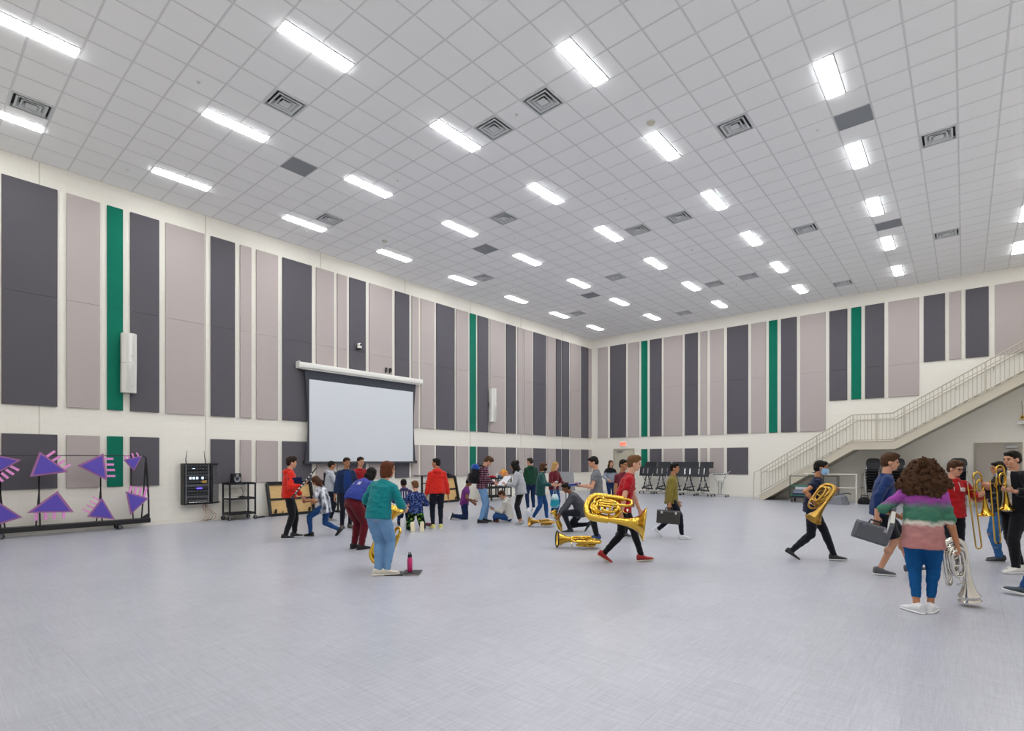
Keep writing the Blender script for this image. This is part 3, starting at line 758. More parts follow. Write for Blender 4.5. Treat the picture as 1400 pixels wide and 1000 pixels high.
# patterned cloths
def bands(name, stops, scale, soft, axis=2):
    m = mat(name, '#888888', rough=.92, spec=.15, bump=.25, bscale=240)
    nt = m.node_tree; p = nt.nodes['Principled BSDF']; L = nt.links
    tc = nt.nodes.new('ShaderNodeTexCoord'); sx = nt.nodes.new('ShaderNodeSeparateXYZ'); L.new(tc.outputs['Object'], sx.inputs[0])
    n = nt.nodes.new('ShaderNodeTexNoise'); n.inputs['Scale'].default_value = 14; n.inputs['Detail'].default_value = 3; L.new(tc.outputs['Object'], n.inputs['Vector'])
    k = nt.nodes.new('ShaderNodeMath'); k.operation = 'MULTIPLY_ADD'; k.inputs[1].default_value = soft; L.new(n.outputs['Fac'], k.inputs[0]); L.new(sx.outputs[axis], k.inputs[2])
    mr = nt.nodes.new('ShaderNodeMapRange'); mr.inputs['From Min'].default_value = scale[0]; mr.inputs['From Max'].default_value = scale[1]; L.new(k.outputs[0], mr.inputs['Value'])
    rp = nt.nodes.new('ShaderNodeValToRGB'); e = rp.color_ramp.elements
    while len(e) < len(stops): e.new(.5)
    for el, (ps, c) in zip(e, stops): el.position = ps; el.color = lin(c)
    L.new(mr.outputs[0], rp.inputs[0]); L.new(rp.outputs[0], p.inputs['Base Color']); return m
def splotch(name, stops, scale, stretch=(1, 1, 1), detail=2, kind='noise'):
    m = mat(name, '#888888', rough=.92, spec=.15, bump=.25, bscale=240)
    nt = m.node_tree; p = nt.nodes['Principled BSDF']; L = nt.links
    tc = nt.nodes.new('ShaderNodeTexCoord'); mp = nt.nodes.new('ShaderNodeMapping'); mp.inputs['Scale'].default_value = stretch; L.new(tc.outputs['Object'], mp.inputs['Vector'])
    if kind == 'noise':
        n = nt.nodes.new('ShaderNodeTexNoise'); n.inputs['Detail'].default_value = detail; out = n.outputs['Fac']
    else:
        n = nt.nodes.new('ShaderNodeTexVoronoi'); out = n.outputs['Color']
    n.inputs['Scale'].default_value = scale; L.new(mp.outputs[0], n.inputs['Vector'])
    rp = nt.nodes.new('ShaderNodeValToRGB'); rp.color_ramp.interpolation = 'LINEAR' if kind == 'noise' else 'CONSTANT'; e = rp.color_ramp.elements
    while len(e) < len(stops): e.new(.5)
    for el, (ps, c) in zip(e, stops): el.position = ps; el.color = lin(c)
    L.new(out, rp.inputs[0]); L.new(rp.outputs[0], p.inputs['Base Color']); return m
def plaid(name):
    m = mat(name, '#6b2c38', rough=.92, spec=.15)
    nt = m.node_tree; p = nt.nodes['Principled BSDF']; L = nt.links
    tc = nt.nodes.new('ShaderNodeTexCoord'); fac = None
    for ax, sc in (('Z', 5.5), ('Y', 5.5), ('X', 5.5)):
        w = nt.nodes.new('ShaderNodeTexWave'); w.bands_direction = ax; w.inputs['Scale'].default_value = sc; w.inputs['Distortion'].default_value = .6; L.new(tc.outputs['Object'], w.inputs['Vector'])
        k = nt.nodes.new('ShaderNodeMath'); k.operation = 'MULTIPLY_ADD'; k.inputs[1].default_value = .5 if ax == 'Z' else .25; L.new(w.outputs['Fac'], k.inputs[0])
        if fac is not None: L.new(fac, k.inputs[2])
        else: k.inputs[2].default_value = 0
        fac = k.outputs[0]
    rp = nt.nodes.new('ShaderNodeValToRGB'); e = rp.color_ramp.elements
    for _ in range(3): e.new(.5)
    for el, (ps, c) in zip(e, [(.2, '#272b3a'), (.38, '#3f3542'), (.5, '#6e2a38'), (.64, '#7f3b47'), (.85, '#8f8a96')]): el.position = ps; el.color = lin(c)
    L.new(fac, rp.inputs[0]); L.new(rp.outputs[0], p.inputs['Base Color']); return m

black_p = cloth('black_trousers', '#17171c'); navy_p = cloth('navy_trousers', '#171a28')
lj = jeans('light_jeans', '#6f95be'); mj = jeans('mid_jeans', '#27497c'); dj = jeans('dark_jeans', '#1d2c4d'); bj = jeans('bright_jeans', '#145088')

person('clarinet', 4.78, 3.42, 8, 1.73, 'person in a red hoodie and black joggers holding a clarinet and black folder', 'light', ('tuft', 'dark'),
       {'k': 'hood', 'm': cloth('red_hoodie', '#cf2a1c')}, {'m': black_p, 'bag': 1.05}, ('#1c1c1e', '#e8e8e8', '#e0e0e0'), lean=2, head=(0, 6),
       rh=(.13, -.11, .655), lh=(.16, .09, .5), rcurl=.9, re=(-.7, -.5, -.8), lf=(.07, .06, 0, 5, 0), rf=(-.05, -.06, 0, -12, 0))
person('lunging', 5.03, 4.07, 152, 1.5, 'person in a grey and white patterned shirt lunging in blue jeans', 'tan', ('long', 'brown'),
       {'k': 'tee', 'm': splotch('grey_streaked_shirt', [(.3, '#32353f'), (.45, '#8d929d'), (.6, '#d9dade')], 16, (1, 1, .35)), 'hem': -.09, 'sl': .8}, {'m': mj}, ('#1a1a1c', '#3a3a3a'),
       pel=(-.02, 0, .42), lean=18, head=(20, 40), lh=(.2, .12, .5), rh=(.18, -.14, .48), lf=(.17, .06, 0, 0, 0), rf=(-.2, -.06, .045, 0, 45))
person('grey_hoodie', 2.62, 5.63, 10, 1.64, 'person in a pale grey hoodie with dark trousers facing the navy jacket', 'tan', ('short', 'black'),
       {'k': 'hood', 'm': cloth('pale_grey_hoodie', '#a9adb5')}, {'m': navy_p}, ('#8f8a86', '#dcdcdc'), lean=3, lh=(.2, .07, .68), rh=(.19, -.08, .66), lcurl=.8, rcurl=.8)
person('navy_jacket', 4.18, 5.14, 285, 1.73, 'person in an open navy jacket over a blue shirt, facing the room', 'tan', ('short', 'dark'),
       {'k': 'jacket', 'm': cloth('navy_jacket_cloth', '#1b2c4c')}, {'m': navy_p}, ('#4d4542', '#2b2726'), lean=2, head=(10, 8), rh=(.04, -.16, .46), lh=(.05, .16, .47))
person('maroon_top', 3.78, 5.78, 300, 1.75, 'person in a maroon red jumper half hidden behind the navy jacket', 'light', ('short', 'dark'),
       {'k': 'long', 'm': cloth('red_jumper', '#8d1d24')}, {'m': black_p}, ('#2a2a2c', '#cccccc'), lh=(.17, .06, .62), rh=(.16, -.08, .6), lcurl=.7, rcurl=.7)
person('bending', 7.06, 3.58, 38, 1.7, 'person in a blue jersey and maroon sweatpants bending forward', 'brown', ('long', 'black'),
       {'k': 'long', 'm': bands('blue_jersey', [(0, '#2c3a86'), (.5, '#39468f'), (1, '#4b4c94')], (.9, 1.5), .2), 'hem': .03}, {'m': cloth('maroon_sweatpants', '#5c1420', .1), 'bag': 1.2}, ('#141416', '#1d1d1f'),
       pel=(-.06, 0, .5), lean=48, head=(0, 25), lh=(.32, .1, .42), rh=(.3, -.1, .42), lcurl=.8, rcurl=.8, lf=(.0, .06, 0, 8, 0), rf=(.0, -.06, 0, -8, 0), fat=1.2)
person('teal_top', 9.26, 2.53, 58, 1.68, 'person in a teal sweatshirt and pale blue jeans steadying a large brass horn', 'light', ('bob', 'auburn'),
       {'k': 'long', 'm': cloth('teal_sweatshirt', '#147a80', .1), 'hem': -.025, 'sl': 1.62}, {'m': lj, 'bag': 1.15}, ('#d9d2c4', '#e8e4da', '#efeae0'), fine=True,
       pel=(-.03, .015, .505), lean=17, sway=-5, head=(-42, 6), lh=(.14, .1, .56), rh=(.17, -.13, .55), rcurl=.8, le=(-.7, 1, -.1), re=(-.8, -.5, -.3), lf=(-.01, .028, 0, -50, 0), rf=(.03, -.03, 0, -55, 0), fat=1.06)
person('kneeling_hoodie', 4.74, 6.46, 96, 1.58, 'person kneeling in a dark purple hoodie with pale bars across the back', 'brown', ('short', 'black'),
       {'k': 'hood', 'm': cloth('purple_hoodie', '#37355a')}, {'m': dj}, ('#1a1a1c', '#dddddd'), pel=(0, 0, .27), lean=14, head=(10, 20), lh=(.2, .1, .35), rh=(.2, -.1, .35),
       lf=(-.2, .06, .02, 0, 115), rf=(-.2, -.06, .02, 0, 115), lk=(1, .1, -.6), rk=(1, -.1, -.6))
person('kneeling_pattern', 5.72, 6.03, 95, 1.56, 'person kneeling in a patterned navy top and green-black trousers, soles showing', 'fair', ('tuft', 'lightbrown'),
       {'k': 'long', 'm': splotch('navy_pattern', [(.35, '#141c3c'), (.5, '#25346a'), (.62, '#5a6b9a')], 22)}, {'m': splotch('green_black_check', [(0, '#0d0f10'), (.45, '#1d6b35'), (.6, '#0f1412'), (.8, '#7fae3a')], 26, kind='v'), 'bag': 1.15}, ('#cfc4a0', '#e3d9b8'),
       pel=(0, 0, .265), lean=8, head=(25, 10), lh=(.16, .12, .36), rh=(.16, -.12, .36), lf=(-.2, .075, .045, 10, 100), rf=(-.2, -.075, .045, -10, 100), lk=(1, .2, -.6), rk=(1, -.2, -.6))
person('red_back', 5.96, 6.48, 98, 1.71, 'person in a red zip hoodie seen from behind, hands hanging by dark trousers', 'tan', ('short', 'black'),
       {'k': 'hood', 'm': cloth('bright_red_hoodie', '#c8281e')}, {'m': navy_p, 'crop': .01}, ('#d3cf7a', '#e9e6da', '#f0eee0'), head=(62, 2), lh=(.0, .15, .46), rh=(.02, -.16, .45), lf=(0, .06, 0, 14, 0), rf=(0, -.05, 0, -6, 0))
person('purple_kneel', 4.96, 8.35, 14, 1.56, 'person in a purple tee kneeling on the floor behind a backpack', 'brown', ('short', 'black'),
       {'k': 'tee', 'm': cloth('purple_tee', '#6a2a70')}, {'m': dj}, ('#151517', '#dcdcdc'), pel=(0, 0, .27), lean=12, head=(0, 25), lh=(.18, .08, .32), rh=(.12, -.14, .3), re=(-1, -.4, .2),
       lf=(-.2, .06, .02, 0, 110), rf=(-.22, -.06, .02, 0, 110), lk=(1, .1, -.6), rk=(1, -.1, -.6))
person('plaid', 5.95, 8.04, 14, 1.8, 'person in a plaid shirt and light jeans wearing a backpack, head bowed', 'light', ('tuft', 'brown'),
       {'k': 'long', 'm': plaid('plaid_flannel'), 'sl': 1.8}, {'m': lj, 'bag': 1.15}, ('#18181a', '#4a4a4a'), lean=8, head=(0, 45), lh=(.19, .07, .58), rh=(.18, -.07, .56), lcurl=.9, rcurl=.9, lf=(.06, .06, 0, 6, 0), rf=(-.04, -.06, 0, -6, 0))
person('floor_sitter', 6.3, 8.6, 176, 1.6, 'person in a white hoodie and jeans sitting cross-legged on the floor', 'light', ('short', 'brown'),
       {'k': 'hood', 'm': cloth('white_hoodie', '#cfcbc2')}, {'m': mj}, ('#7a4a30', '#3a2a20'), pel=(-.04, 0, .075), lean=14, head=(0, 38), lh=(.2, .04, .2), rh=(.2, -.04, .2), lcurl=.8, rcurl=.8,
       lf=(.2, -.06, -.015, -70, 30), rf=(.16, .06, -.015, 70, 30), lk=(.6, 1, .35), rk=(.6, -1, .35))
person('leggings', 7.02, 8.33, 172, 1.66, 'person in a grey hoodie, black leggings and black headscarf holding an open folder', 'tan', ('scarf', 'black'),
       {'k': 'hood', 'm': cloth('mid_grey_hoodie', '#a3a5aa'), 'hem': -.05}, {'m': cloth('black_leggings', '#131318'), 'bag': .9, 'crop': .05}, ('#8b8c90', '#dadada', '#cfcfcf'),
       lean=14, head=(0, 18), lh=(.21, .08, .62), rh=(.22, -.08, .6), lcurl=.9, rcurl=.9)
person('green_hoodie', 4.93, 11.37, 110, 1.74, 'person in a forest green hoodie and dark jeans seen from behind', 'light', ('short', 'dark'),
       {'k': 'hood', 'm': cloth('forest_hoodie', '#173c2c')}, {'m': dj}, ('#d9d9dc', '#efefef'), head=(40, 5))
person('black_mask', 6.91, 9.29, 352, 1.6, 'person in a dark teal jumper and jeans wearing a black face mask', 'fair', ('bob', 'brown'),
       {'k': 'long', 'm': cloth('dark_teal_jumper', '#1e4a48'), 'hem': -.08}, {'m': mj}, ('#dcdce0', '#efefef'), lean=6, head=(0, 12), lh=(.2, .08, .6), rh=(.2, -.1, .62), lf=(.1, .05, 0, 0, 0), rf=(-.12, -.05, .02, 0, 25), mask='#151517')
person('blonde', 6.53, 10.42, 320, 1.62, 'person with long blonde hair in a maroon jumper and jeans', 'fair', ('long', 'blonde'),
       {'k': 'long', 'm': cloth('maroon_jumper', '#5e1622')}, {'m': mj}, ('#c9c9cc', '#efefef'), head=(15, 10), lh=(.2, .05, .6), rh=(.18, -.1, .58))
person('crouching', 8.85, 8.11, 186, 1.66, 'person in a charcoal jacket crouching over a brass horn', 'brown', ('short', 'black'),
       {'k': 'jacket', 'm': cloth('charcoal_jacket', '#4a4b52'), 'hem': -.06}, {'m': cloth('dark_slate_trousers', '#20222a')}, ('#23293a', '#c9c9c9'), pel=(-.06, 0, .27), lean=36, head=(0, 30), lh=(.26, .08, .2), rh=(.25, -.1, .22), lcurl=.8, rcurl=.8,
       lf=(.1, .07, 0, 5, 0), rf=(-.16, -.07, .055, -5, 50), lk=(1, .2, .3), rk=(1, -.2, -.1))
person('book_holder', 9.78, 7.45, 184, 1.75, 'person in a grey tee and black trousers holding a blue book', 'light', ('short', 'black'),
       {'k': 'tee', 'm': cloth('heather_tee', '#6e7074', .12)}, {'m': black_p, 'bag': 1.08}, ('#1d3a6e', '#e4e4e8', '#e4e4e8'), lean=2, head=(0, 20), lh=(.19, .06, .635), rh=(.2, -.06, .63), lcurl=.8, rcurl=.8)
person('tuba_carrier', 11.35, 5.67, 2, 1.78, 'person in a red tee and black jeans striding with a large brass tuba', 'fair', ('tuft', 'lightbrown'),
       {'k': 'tee', 'm': cloth('crimson_tee', '#a3131f'), 'sl': .7, 'hem': -.045}, {'m': black_p, 'bag': .92}, ('#9b1c1e', '#d8d0be', '#e0c8c0'), fine=True, pel=(-.0, 0, .5), lean=17, head=(0, 8),
       rh=(-.02, -.19, .45), lh=(.16, .16, .45), rcurl=1.0, lcurl=.9, lf=(.17, .05, 0, 0, -6), rf=(-.17, -.05, .03, 0, 28), rthumb=(1, .5, 0))
person('behind_tuba', 10.0, 8.1, 315, 1.68, 'person with short black hair mostly hidden behind the red tee', 'tan', ('short', 'black'),
       {'k': 'tee', 'm': cloth('dusty_maroon_tee', '#6a2530')}, {'m': black_p}, ('#333336', '#dddddd'))
person('far_girl', 5.57, 15.27, 300, 1.66, 'person with long brown hair in a black and grey top near the far door', 'light', ('long', 'brown'),
       {'k': 'long', 'm': bands('black_grey_top', [(0, '#7b818c'), (.52, '#868c97'), (.6, '#1a1b20'), (1, '#17181c')], (.8, 1.5), .06)}, {'m': dj}, ('#dcdce0', '#efefef'), lh=(.12, .12, .55), rh=(.12, -.12, .55))
person('olive', 10.86, 8.64, 2, 1.62, 'person in an olive sweatshirt walking with a dark instrument case', 'tan', ('short', 'black'),
       {'k': 'long', 'm': cloth('olive_sweatshirt', '#776a2a', .12), 'hem': -.06}, {'m': navy_p}, ('#dfe0e4', '#f2f2f2', '#f2f2f2'), pel=(0, 0, .505), lean=5, head=(-12, 4), rh=(-.03, -.17, .45), lh=(.08, .15, .47), rcurl=1.0,
       lf=(-.17, .05, .05, 0, 40), rf=(.13, -.05, 0, 0, -4))
person('blue_mask', 13.67, 7.82, 4, 1.7, 'person in a navy tee and pale blue face mask striding with a brass horn', 'tan', ('short', 'black'),
       {'k': 'tee', 'm': cloth('navy_tee', '#131a34'), 'hem': -.04}, {'m': cloth('charcoal_jeans', '#1c1e27')}, ('#2a2a2e', '#dcdcdc', '#dcdcdc'), pel=(-.02, 0, .495), lean=12, head=(-4, 6), rh=(-.0, -.2, .55), lh=(.13, -.1, .66), rcurl=1.0, lcurl=1.0,
       lf=(.17, .05, 0, 0, -4), rf=(-.2, -.05, .035, 0, 30), mask='#8fb6d8')
person('navy_polo', 14.63, 7.26, 10, 1.79, 'person in a navy long-sleeved top and black shorts carrying a grey case', 'light', ('tuft', 'brown'),
       {'k': 'long', 'm': cloth('blue_navy_top', '#1a2f5e', .12), 'sl': 1.6, 'hem': -.03}, {'m': cloth('black_shorts', '#17181e'), 'short': True, 'bag': 1.1}, ('#55565c', '#e4e4e4', '#d0d0d0'), pel=(0, 0, .5), lean=8, head=(-8, 6), rh=(-.06, -.17, .48), lh=(.16, .1, .6), rcurl=1.0,
       rf=(-.02, -.05, 0, 0, 0), lf=(.2, .05, .02, 0, -12))
person('tie_dye', 15.2, 5.21, 88, 1.66, 'person with curly brown hair in a purple, green and pink tie-dye tee', 'tan', ('curly', 'curlbrown'),
       {'k': 'long', 'm': bands('tie_dye', [(0, '#b27a78'), (.30, '#b88482'), (.36, '#d9d2c6'), (.42, '#3f7360'), (.62, '#4c7a66'), (.68, '#7c5a86'), (.76, '#a04aa4'), (.9, '#ac5ab0'), (1, '#b894c8')], (.78, 1.42), .09), 'sl': 1.12, 'hem': -.1}, {'m': bj, 'bag': 1.08, 'ank': .82, 'crop': .06}, ('#e3e3e6', '#f2f2f2', '#f4f4f4'), fine=True,
       lean=3, head=(8, 6), lh=(.1, .13, .6), rh=(.02, -.17, .45), rcurl=1.0, lcurl=.8, le=(-.6, 1.1, -.5), re=(-1, -.05, 0), lf=(-.03, .032, 0, 50, 0), rf=(.03, -.036, 0, -10, 0), fat=1.03)
person('red_trombone', 15.38, 8.5, 300, 1.68, 'person in a red hoodie with curly short hair and glasses holding a trombone', 'light', ('tuft', 'brown'),
       {'k': 'hood', 'm': cloth('scarlet_hoodie', '#a8161c'), 'hem': -.04}, {'m': cloth('black_denim', '#1b1d25'), 'bag': 1.05}, ('#c9c01f', '#1a1a1a', '#181818'), pel=(0, 0, .5), lean=4, head=(25, 12), lh=(.14, .15, .66), rh=(.1, -.15, .56), lcurl=.95, rcurl=.5,
       rf=(.05, -.05, 0, 0, 0), lf=(-.2, .06, .07, 0, 45), glasses=True)
person('white_shirt', 16.1, 8.71, 228, 1.8, 'person in a black jacket over a white striped shirt holding a trombone', 'light', ('short', 'black'),
       {'k': 'tee', 'm': bands('white_striped_shirt', [(0, '#c4bfb8'), (.46, '#c9c4bd'), (.5, '#5a5654'), (.54, '#c9c4bd'), (1, '#cfcac3')], (1.05, 1.5), .05)}, {'m': black_p, 'bag': 1.05}, ('#e0ded8', '#efefef', '#e8e8e8'), lean=2, head=(0, 6), lh=(.14, .12, .66), rh=(.2, -.04, .68), lcurl=.95, rcurl=.95,
       lf=(.06, .06, 0, 0, 0), rf=(-.1, -.05, 0, 0, 0))
person('ripped_jeans', 16.0, 9.6, 200, 1.64, 'person in a dark jacket and ripped blue jeans standing behind a trombone player', 'tan', ('short', 'black'),
       {'k': 'jacket', 'm': cloth('ink_jacket', '#1b1f2e')}, {'m': splotch('ripped_denim', [(.2, '#2c5688'), (.68, '#3b6899'), (.74, '#b58a74'), (.8, '#b58a74')], 6, (1, 1, 2.2), 1), 'bag': 1.05}, ('#26262a', '#e2e2e2', '#e2e2e2'), lh=(.15, .08, .6), rh=(.15, -.1, .6), lf=(.05, .06, 0, 5, 0))
person('edge_walker', 16.30, 6.88, 172, 1.75, 'person in blue jeans stepping in from the edge of the view, one foot forward', 'light', ('short', 'brown'),
       {'k': 'long', 'm': cloth('slate_top', '#3c4450')}, {'m': mj, 'bag': 1.1}, ('#35404a', '#e4e4e4'), pel=(-.08, 0, .5), lf=(.12, .05, 0, 0, -8), rf=(-.2, -.05, .04, 0, 35))

# jacket fronts, lettering, straps: pieces of the people above
def front_panel(key, m, w, name='shirt_front'):
    P = PEOPLE[key]; s = P.H; mb = MB()
    rg = []
    for t_, a, bw_ in ((-.02, .0835, w * .8), (.1, .079, w), (.19, .081, w * .95), (.25, .073, w * .75), (.285, .057, w * .45)):
        c = P.pelv + (P.u1 * t_) * s
        rg.append([c + P.f1 * (a * s * (1 - .16 * (k / w) ** 2 * w * 10 / 10)) + P.s1 * k * s for k in (-bw_, -bw_ / 2, 0, bw_ / 2, bw_)] + [c + P.f1 * ((a - .012) * s) + P.s1 * k * s for k in (bw_, 0, -bw_)])
    mb.loft(rg); extra(key, name, mb, m, True)
front_panel('navy_jacket', cloth('blue_shirt', '#1c3670'), .052)
extra('kneeling_hoodie', 'back_bar', MB().box(PEOPLE['kneeling_hoodie'].waist + PEOPLE['kneeling_hoodie'].u1 * .13 - PEOPLE['kneeling_hoodie'].f1 * .125 + PEOPLE['kneeling_hoodie'].s1 * .06, (.012, .022, .17), Euler((0, math.radians(14), 0)).to_matrix()), mat('pale_print', '#c4c2cc', rough=.8))
for dy in (0, -.06):
    P_ = PEOPLE['kneeling_hoodie']
    extra('kneeling_hoodie', 'back_bar', MB().box(P_.waist + P_.u1 * .13 - P_.f1 * .13 + P_.s1 * dy, (.012, .022, .17), Euler((0, math.radians(14), 0)).to_matrix()), mat('pale_print', '#c4c2cc', rough=.8))
P_ = PEOPLE['bending']
pr_ = MB(); rng = random.Random(5)
for k in range(9):
    pr_.box(P_.waist + P_.u1 * .12 - P_.f1 * .141 + P_.s1 * (.05 - .022 * k), (.008, .014, rng.uniform(.05, .08)), Matrix((P_.f1, P_.s1, P_.u1)).transposed())
extra('bending', 'back_print', pr_, mat('faded_print', '#b9b6d0', rough=.8))
P_ = PEOPLE['white_shirt']; s_ = P_.H
for sd in (1, -1):
    j = MB(); jm = cloth('black_jacket_cloth', '#121217')
    rg = []
    for t_, a, b0, b1 in ((-.06, .085, .05, .118), (.1, .083, .05, .115), (.2, .083, .045, .12), (.27, .075, .035, .118), (.305, .05, .03, .07)):
        c = P_.pelv + P_.u1 * t_ * s_
        n_ = 8; out = []; inn = []
        a0 = math.asin(min(1, b0 / .125)); 
        for k in range(n_ + 1):
            an = a0 + (PI - a0) * k / n_
            v = P_.f1 * (a * math.cos(an)) + P_.s1 * (sd * b1 * math.sin(an)); out.append(c + v * s_); inn.append(c + v * s_ * .9)
        rg.append(out + inn[::-1])
    j.loft(rg)
    sh_, el_, wr_ = P_.sh[sd], P_.elb[sd], P_.wri[sd]
    j.tube([sh_, sh_ * .5 + el_ * .5, el_], [.056 * s_, .05 * s_, .045 * s_], 12); j.ball(el_, .045 * s_, 10, 6); j.tube([el_, el_ * .12 + wr_ * .88], [.045 * s_, .033 * s_], 12); j.ball(sh_, .056 * s_, 10, 8)
    extra('white_shirt', 'jacket_side', j, jm, True)

P_ = PEOPLE['red_trombone']; s_ = P_.H
c_ = P_.waist + P_.u1 * .1 * s_ + P_.f1 * .073 * s_ + P_.s1 * .05 * s_
extra('red_trombone', 'chest_emblem', MB().lathe([(.032, -.02), (.032, .006), (.02, .008)], c_, P_.f1 + P_.s1 * .45, 16), mat('emblem_white', '#d9cfcf', rough=.8))
for sd in (1, -1): extra('red_trombone', 'drawstring', MB().tube([P_.neck + P_.f1 * .05 * s_ + P_.s1 * sd * .022 * s_ - P_.u1 * .02 * s_, P_.neck + P_.f1 * .072 * s_ + P_.s1 * sd * .025 * s_ - P_.u1 * .06 * s_, P_.neck + P_.f1 * .082 * s_ + P_.s1 * sd * .026 * s_ - P_.u1 * .1 * s_], .004, 6), mat('emblem_white', '#d9cfcf'))
# ---------------------------------------------------------------- fittings on the screen wall
WHT = mat('white_enamel', '#e4e2dc', rough=.35); SCW = mat('screen_cloth', '#d3d7dc', rough=.85, spec=.2); SCB = mat('screen_border', '#3a3d45', rough=.9)
CHR = mat('chrome', '#c9c9c9', rough=.2, metal=1); RUB = mat('black_rubber', '#141416', rough=.8); BLK = mat('black_metal', '#1b1b1e'); GRM = mat('grey_metal', '#6d6f74', rough=.5, metal=.5)
BPL = mat('black_plastic', '#19191c', rough=.5)
def caster(m_unused, parent, x, y, r=.05, z=0.0):
    c = MB().lathe([(r * .35, -.018), (r * .9, -.018), (r, -.01), (r, .01), (r * .9, .018), (r * .35, .018)], (x, y, z + r), (1, 0, 0), 14)
    w = obj('caster', c, RUB, parent, True)
    f = MB().box((x - .024, y, z + r * 1.15), (.006, r * .9, r * 1.5)).box((x + .024, y, z + r * 1.15), (.006, r * .9, r * 1.5)).box((x, y, z + r * 2.0), (.054, r * 1.0, .01))
    obj('caster_fork', f, GRM, w)
    return w
ps = thing('projection_screen', 'large pull-down projection screen in a white case on the panelled wall', 'screen', (0, 0, 0))
sc = MB(); y0, y1 = 6.02, 10.77
sc.prism([(.06, y0, 4.44), (.06, y0, 4.62), (.12, y0, 4.645), (.27, y0, 4.62), (.29, y0, 4.56), (.27, y0, 4.47), (.22, y0, 4.44)], (0, 0, 0), (0, y1 - y0, 0)); obj('screen_case', sc, WHT, ps, True)
for y in (y0 - .012, y1 + .012): obj('end_cap', MB().box((.175, y, 4.54), (.24, .024, .215), bev=.01), WHT, ps)
obj('case_lip', MB().box((.2, (y0 + y1) / 2, 4.425), (.1, y1 - y0 - .1, .02)), WHT, ps)
for y in (6.5, 8.4, 10.3): obj('mounting_bracket', MB().box((.06, y, 4.55), (.12, .05, .2)), WHT, ps)
n = 14; L_, R_ = [], []
for k in range(n + 1):
    t = k / n; z = 4.43 - t * (4.43 - 1.60); bow = math.sin(PI * t) * .09
    L_.append((.2, 6.2 + bow + .04 * t, z)); R_.append((.2, 10.53 - bow - .02 * t, z))
m = MB()
for k in range(n):
    for dx in (0, -.004): pass
    m.add([L_[k], R_[k], R_[k + 1], L_[k + 1]], [(0, 1, 2, 3)])
    m.add([(p[0] - .004, p[1], p[2]) for p in (L_[k], R_[k], R_[k + 1], L_[k + 1])], [(3, 2, 1, 0)])
obj('border_fabric', m, SCB, ps)
obj('white_field', MB().box((.203, (6.36 + 10.39) / 2, (1.59 + 4.13) / 2), (.003, 10.39 - 6.36, 4.13 - 1.59)), SCW, ps, label='white viewing surface')
obj('bottom_bar', MB().box((.2, 8.36, 1.56), (.05, 4.36, .07), bev=.012), mat('dark_bar', '#3f4148', rough=.5), ps)
for sd, y in ((-1, 6.19), (1, 10.53)): obj('tension_tab', MB().box((.2, y, 1.57), (.06, .07, .1), bev=.01), BPL, ps)

def wall_speaker(y, w, z0, z1, label):
    t = thing('line_array_speaker', label, 'speaker', (.05, y, (z0 + z1) / 2), 0, 'white wall speakers'); h = (z1 - z0) / 2
    for sg in (1, -1):
        c = MB(); zc = sg * h / 2
        prof = [(.07, -w / 2), (.07, w / 2), (.2, w / 2), (.27, w * .3), (.29, 0), (.27, -w * .3), (.2, -w / 2)]
        rot = sg * 0 + (-.035 if sg < 0 else .0)
        rings = []
        for zz in (-h / 2 + .004, h / 2 - .004):
            rings.append([(x - (.03 if (sg < 0 and zz < 0) else 0), yy, zc + zz) for x, yy in prof])
        c.loft(rings); cab = obj('cabinet', c, WHT, t)
        g = MB()
        for k in range(9): g.box((.281, (k - 4) * w * .065, zc), (.006, w * .02, h - .06))
        obj('grille', g, mat('speaker_grille', '#cfcfca', rough=.6), cab)
        obj('badge', MB().lathe([(.012, 0), (.012, .004)], (.288, w * .1, zc - h * .28), (1, 0, 0), 10), CHR, cab)
    obj('wall_bracket', MB().box((.0, 0, 0), (.1, .12, .3)).box((.05, 0, 0), (.1, .05, .12)).tube([(.03, -w * .5, .05), (.09, -w * .45, .0)], .015, 6), BLK, t)
wall_speaker(1.73, .3, 3.26, 4.69, 'white two-part line array speaker beside the green panel at the near end')
wall_speaker(14.72, .3, 3.28, 4.7, 'white two-part line array speaker on a taupe panel past the screen')
pc = thing('wall_camera', 'small white camera on a bracket above the projection screen', 'camera', (.052, 8.17, 5.4))
obj('bracket', MB().box((.01, 0, 0), (.02, .12, .12)).box((.09, 0, -.03), (.16, .05, .02)), BLK, pc)
obj('camera_base', MB().lathe([(.075, -.02), (.075, .03), (.05, .05)], (.13, -.02, .0), n=16), WHT, pc, True)
obj('camera_head', MB().ball((.13, -.02, .09), (.075, .085, .06), 14, 8), WHT, pc, True)
obj('lens', MB().lathe([(.03, 0), (.034, .03), (.022, .034)], (.195, -.02, .085), (1, 0, -.2), 12), BPL, pc, True)
obj('cable', MB().tube([(.06, .05, 0), (.08, .14, -.05), (.02, .2, -.1)], .008, 6), BPL, pc)
for k, y in enumerate((9.28, 9.45)):
    t = thing('wall_sensor', 'small black sensor box above the screen case, %s' % ('slimmer of two' if k == 0 else 'wider of two'), 'sensor', (.052, y, 4.76), 0)
    obj('body', MB().box((.06, 0, .06), (.07, .045 + .05 * k, .13), bev=.008), BPL, t); obj('foot', MB().box((.03, 0, -.02), (.06, .03, .05)), BPL, t)
    obj('lens', MB().lathe([(.018, 0), (.018, .006)], (.095, 0, .08), (1, 0, 0), 10), mat('glass_dark', '#3a3d48', rough=.1), t)

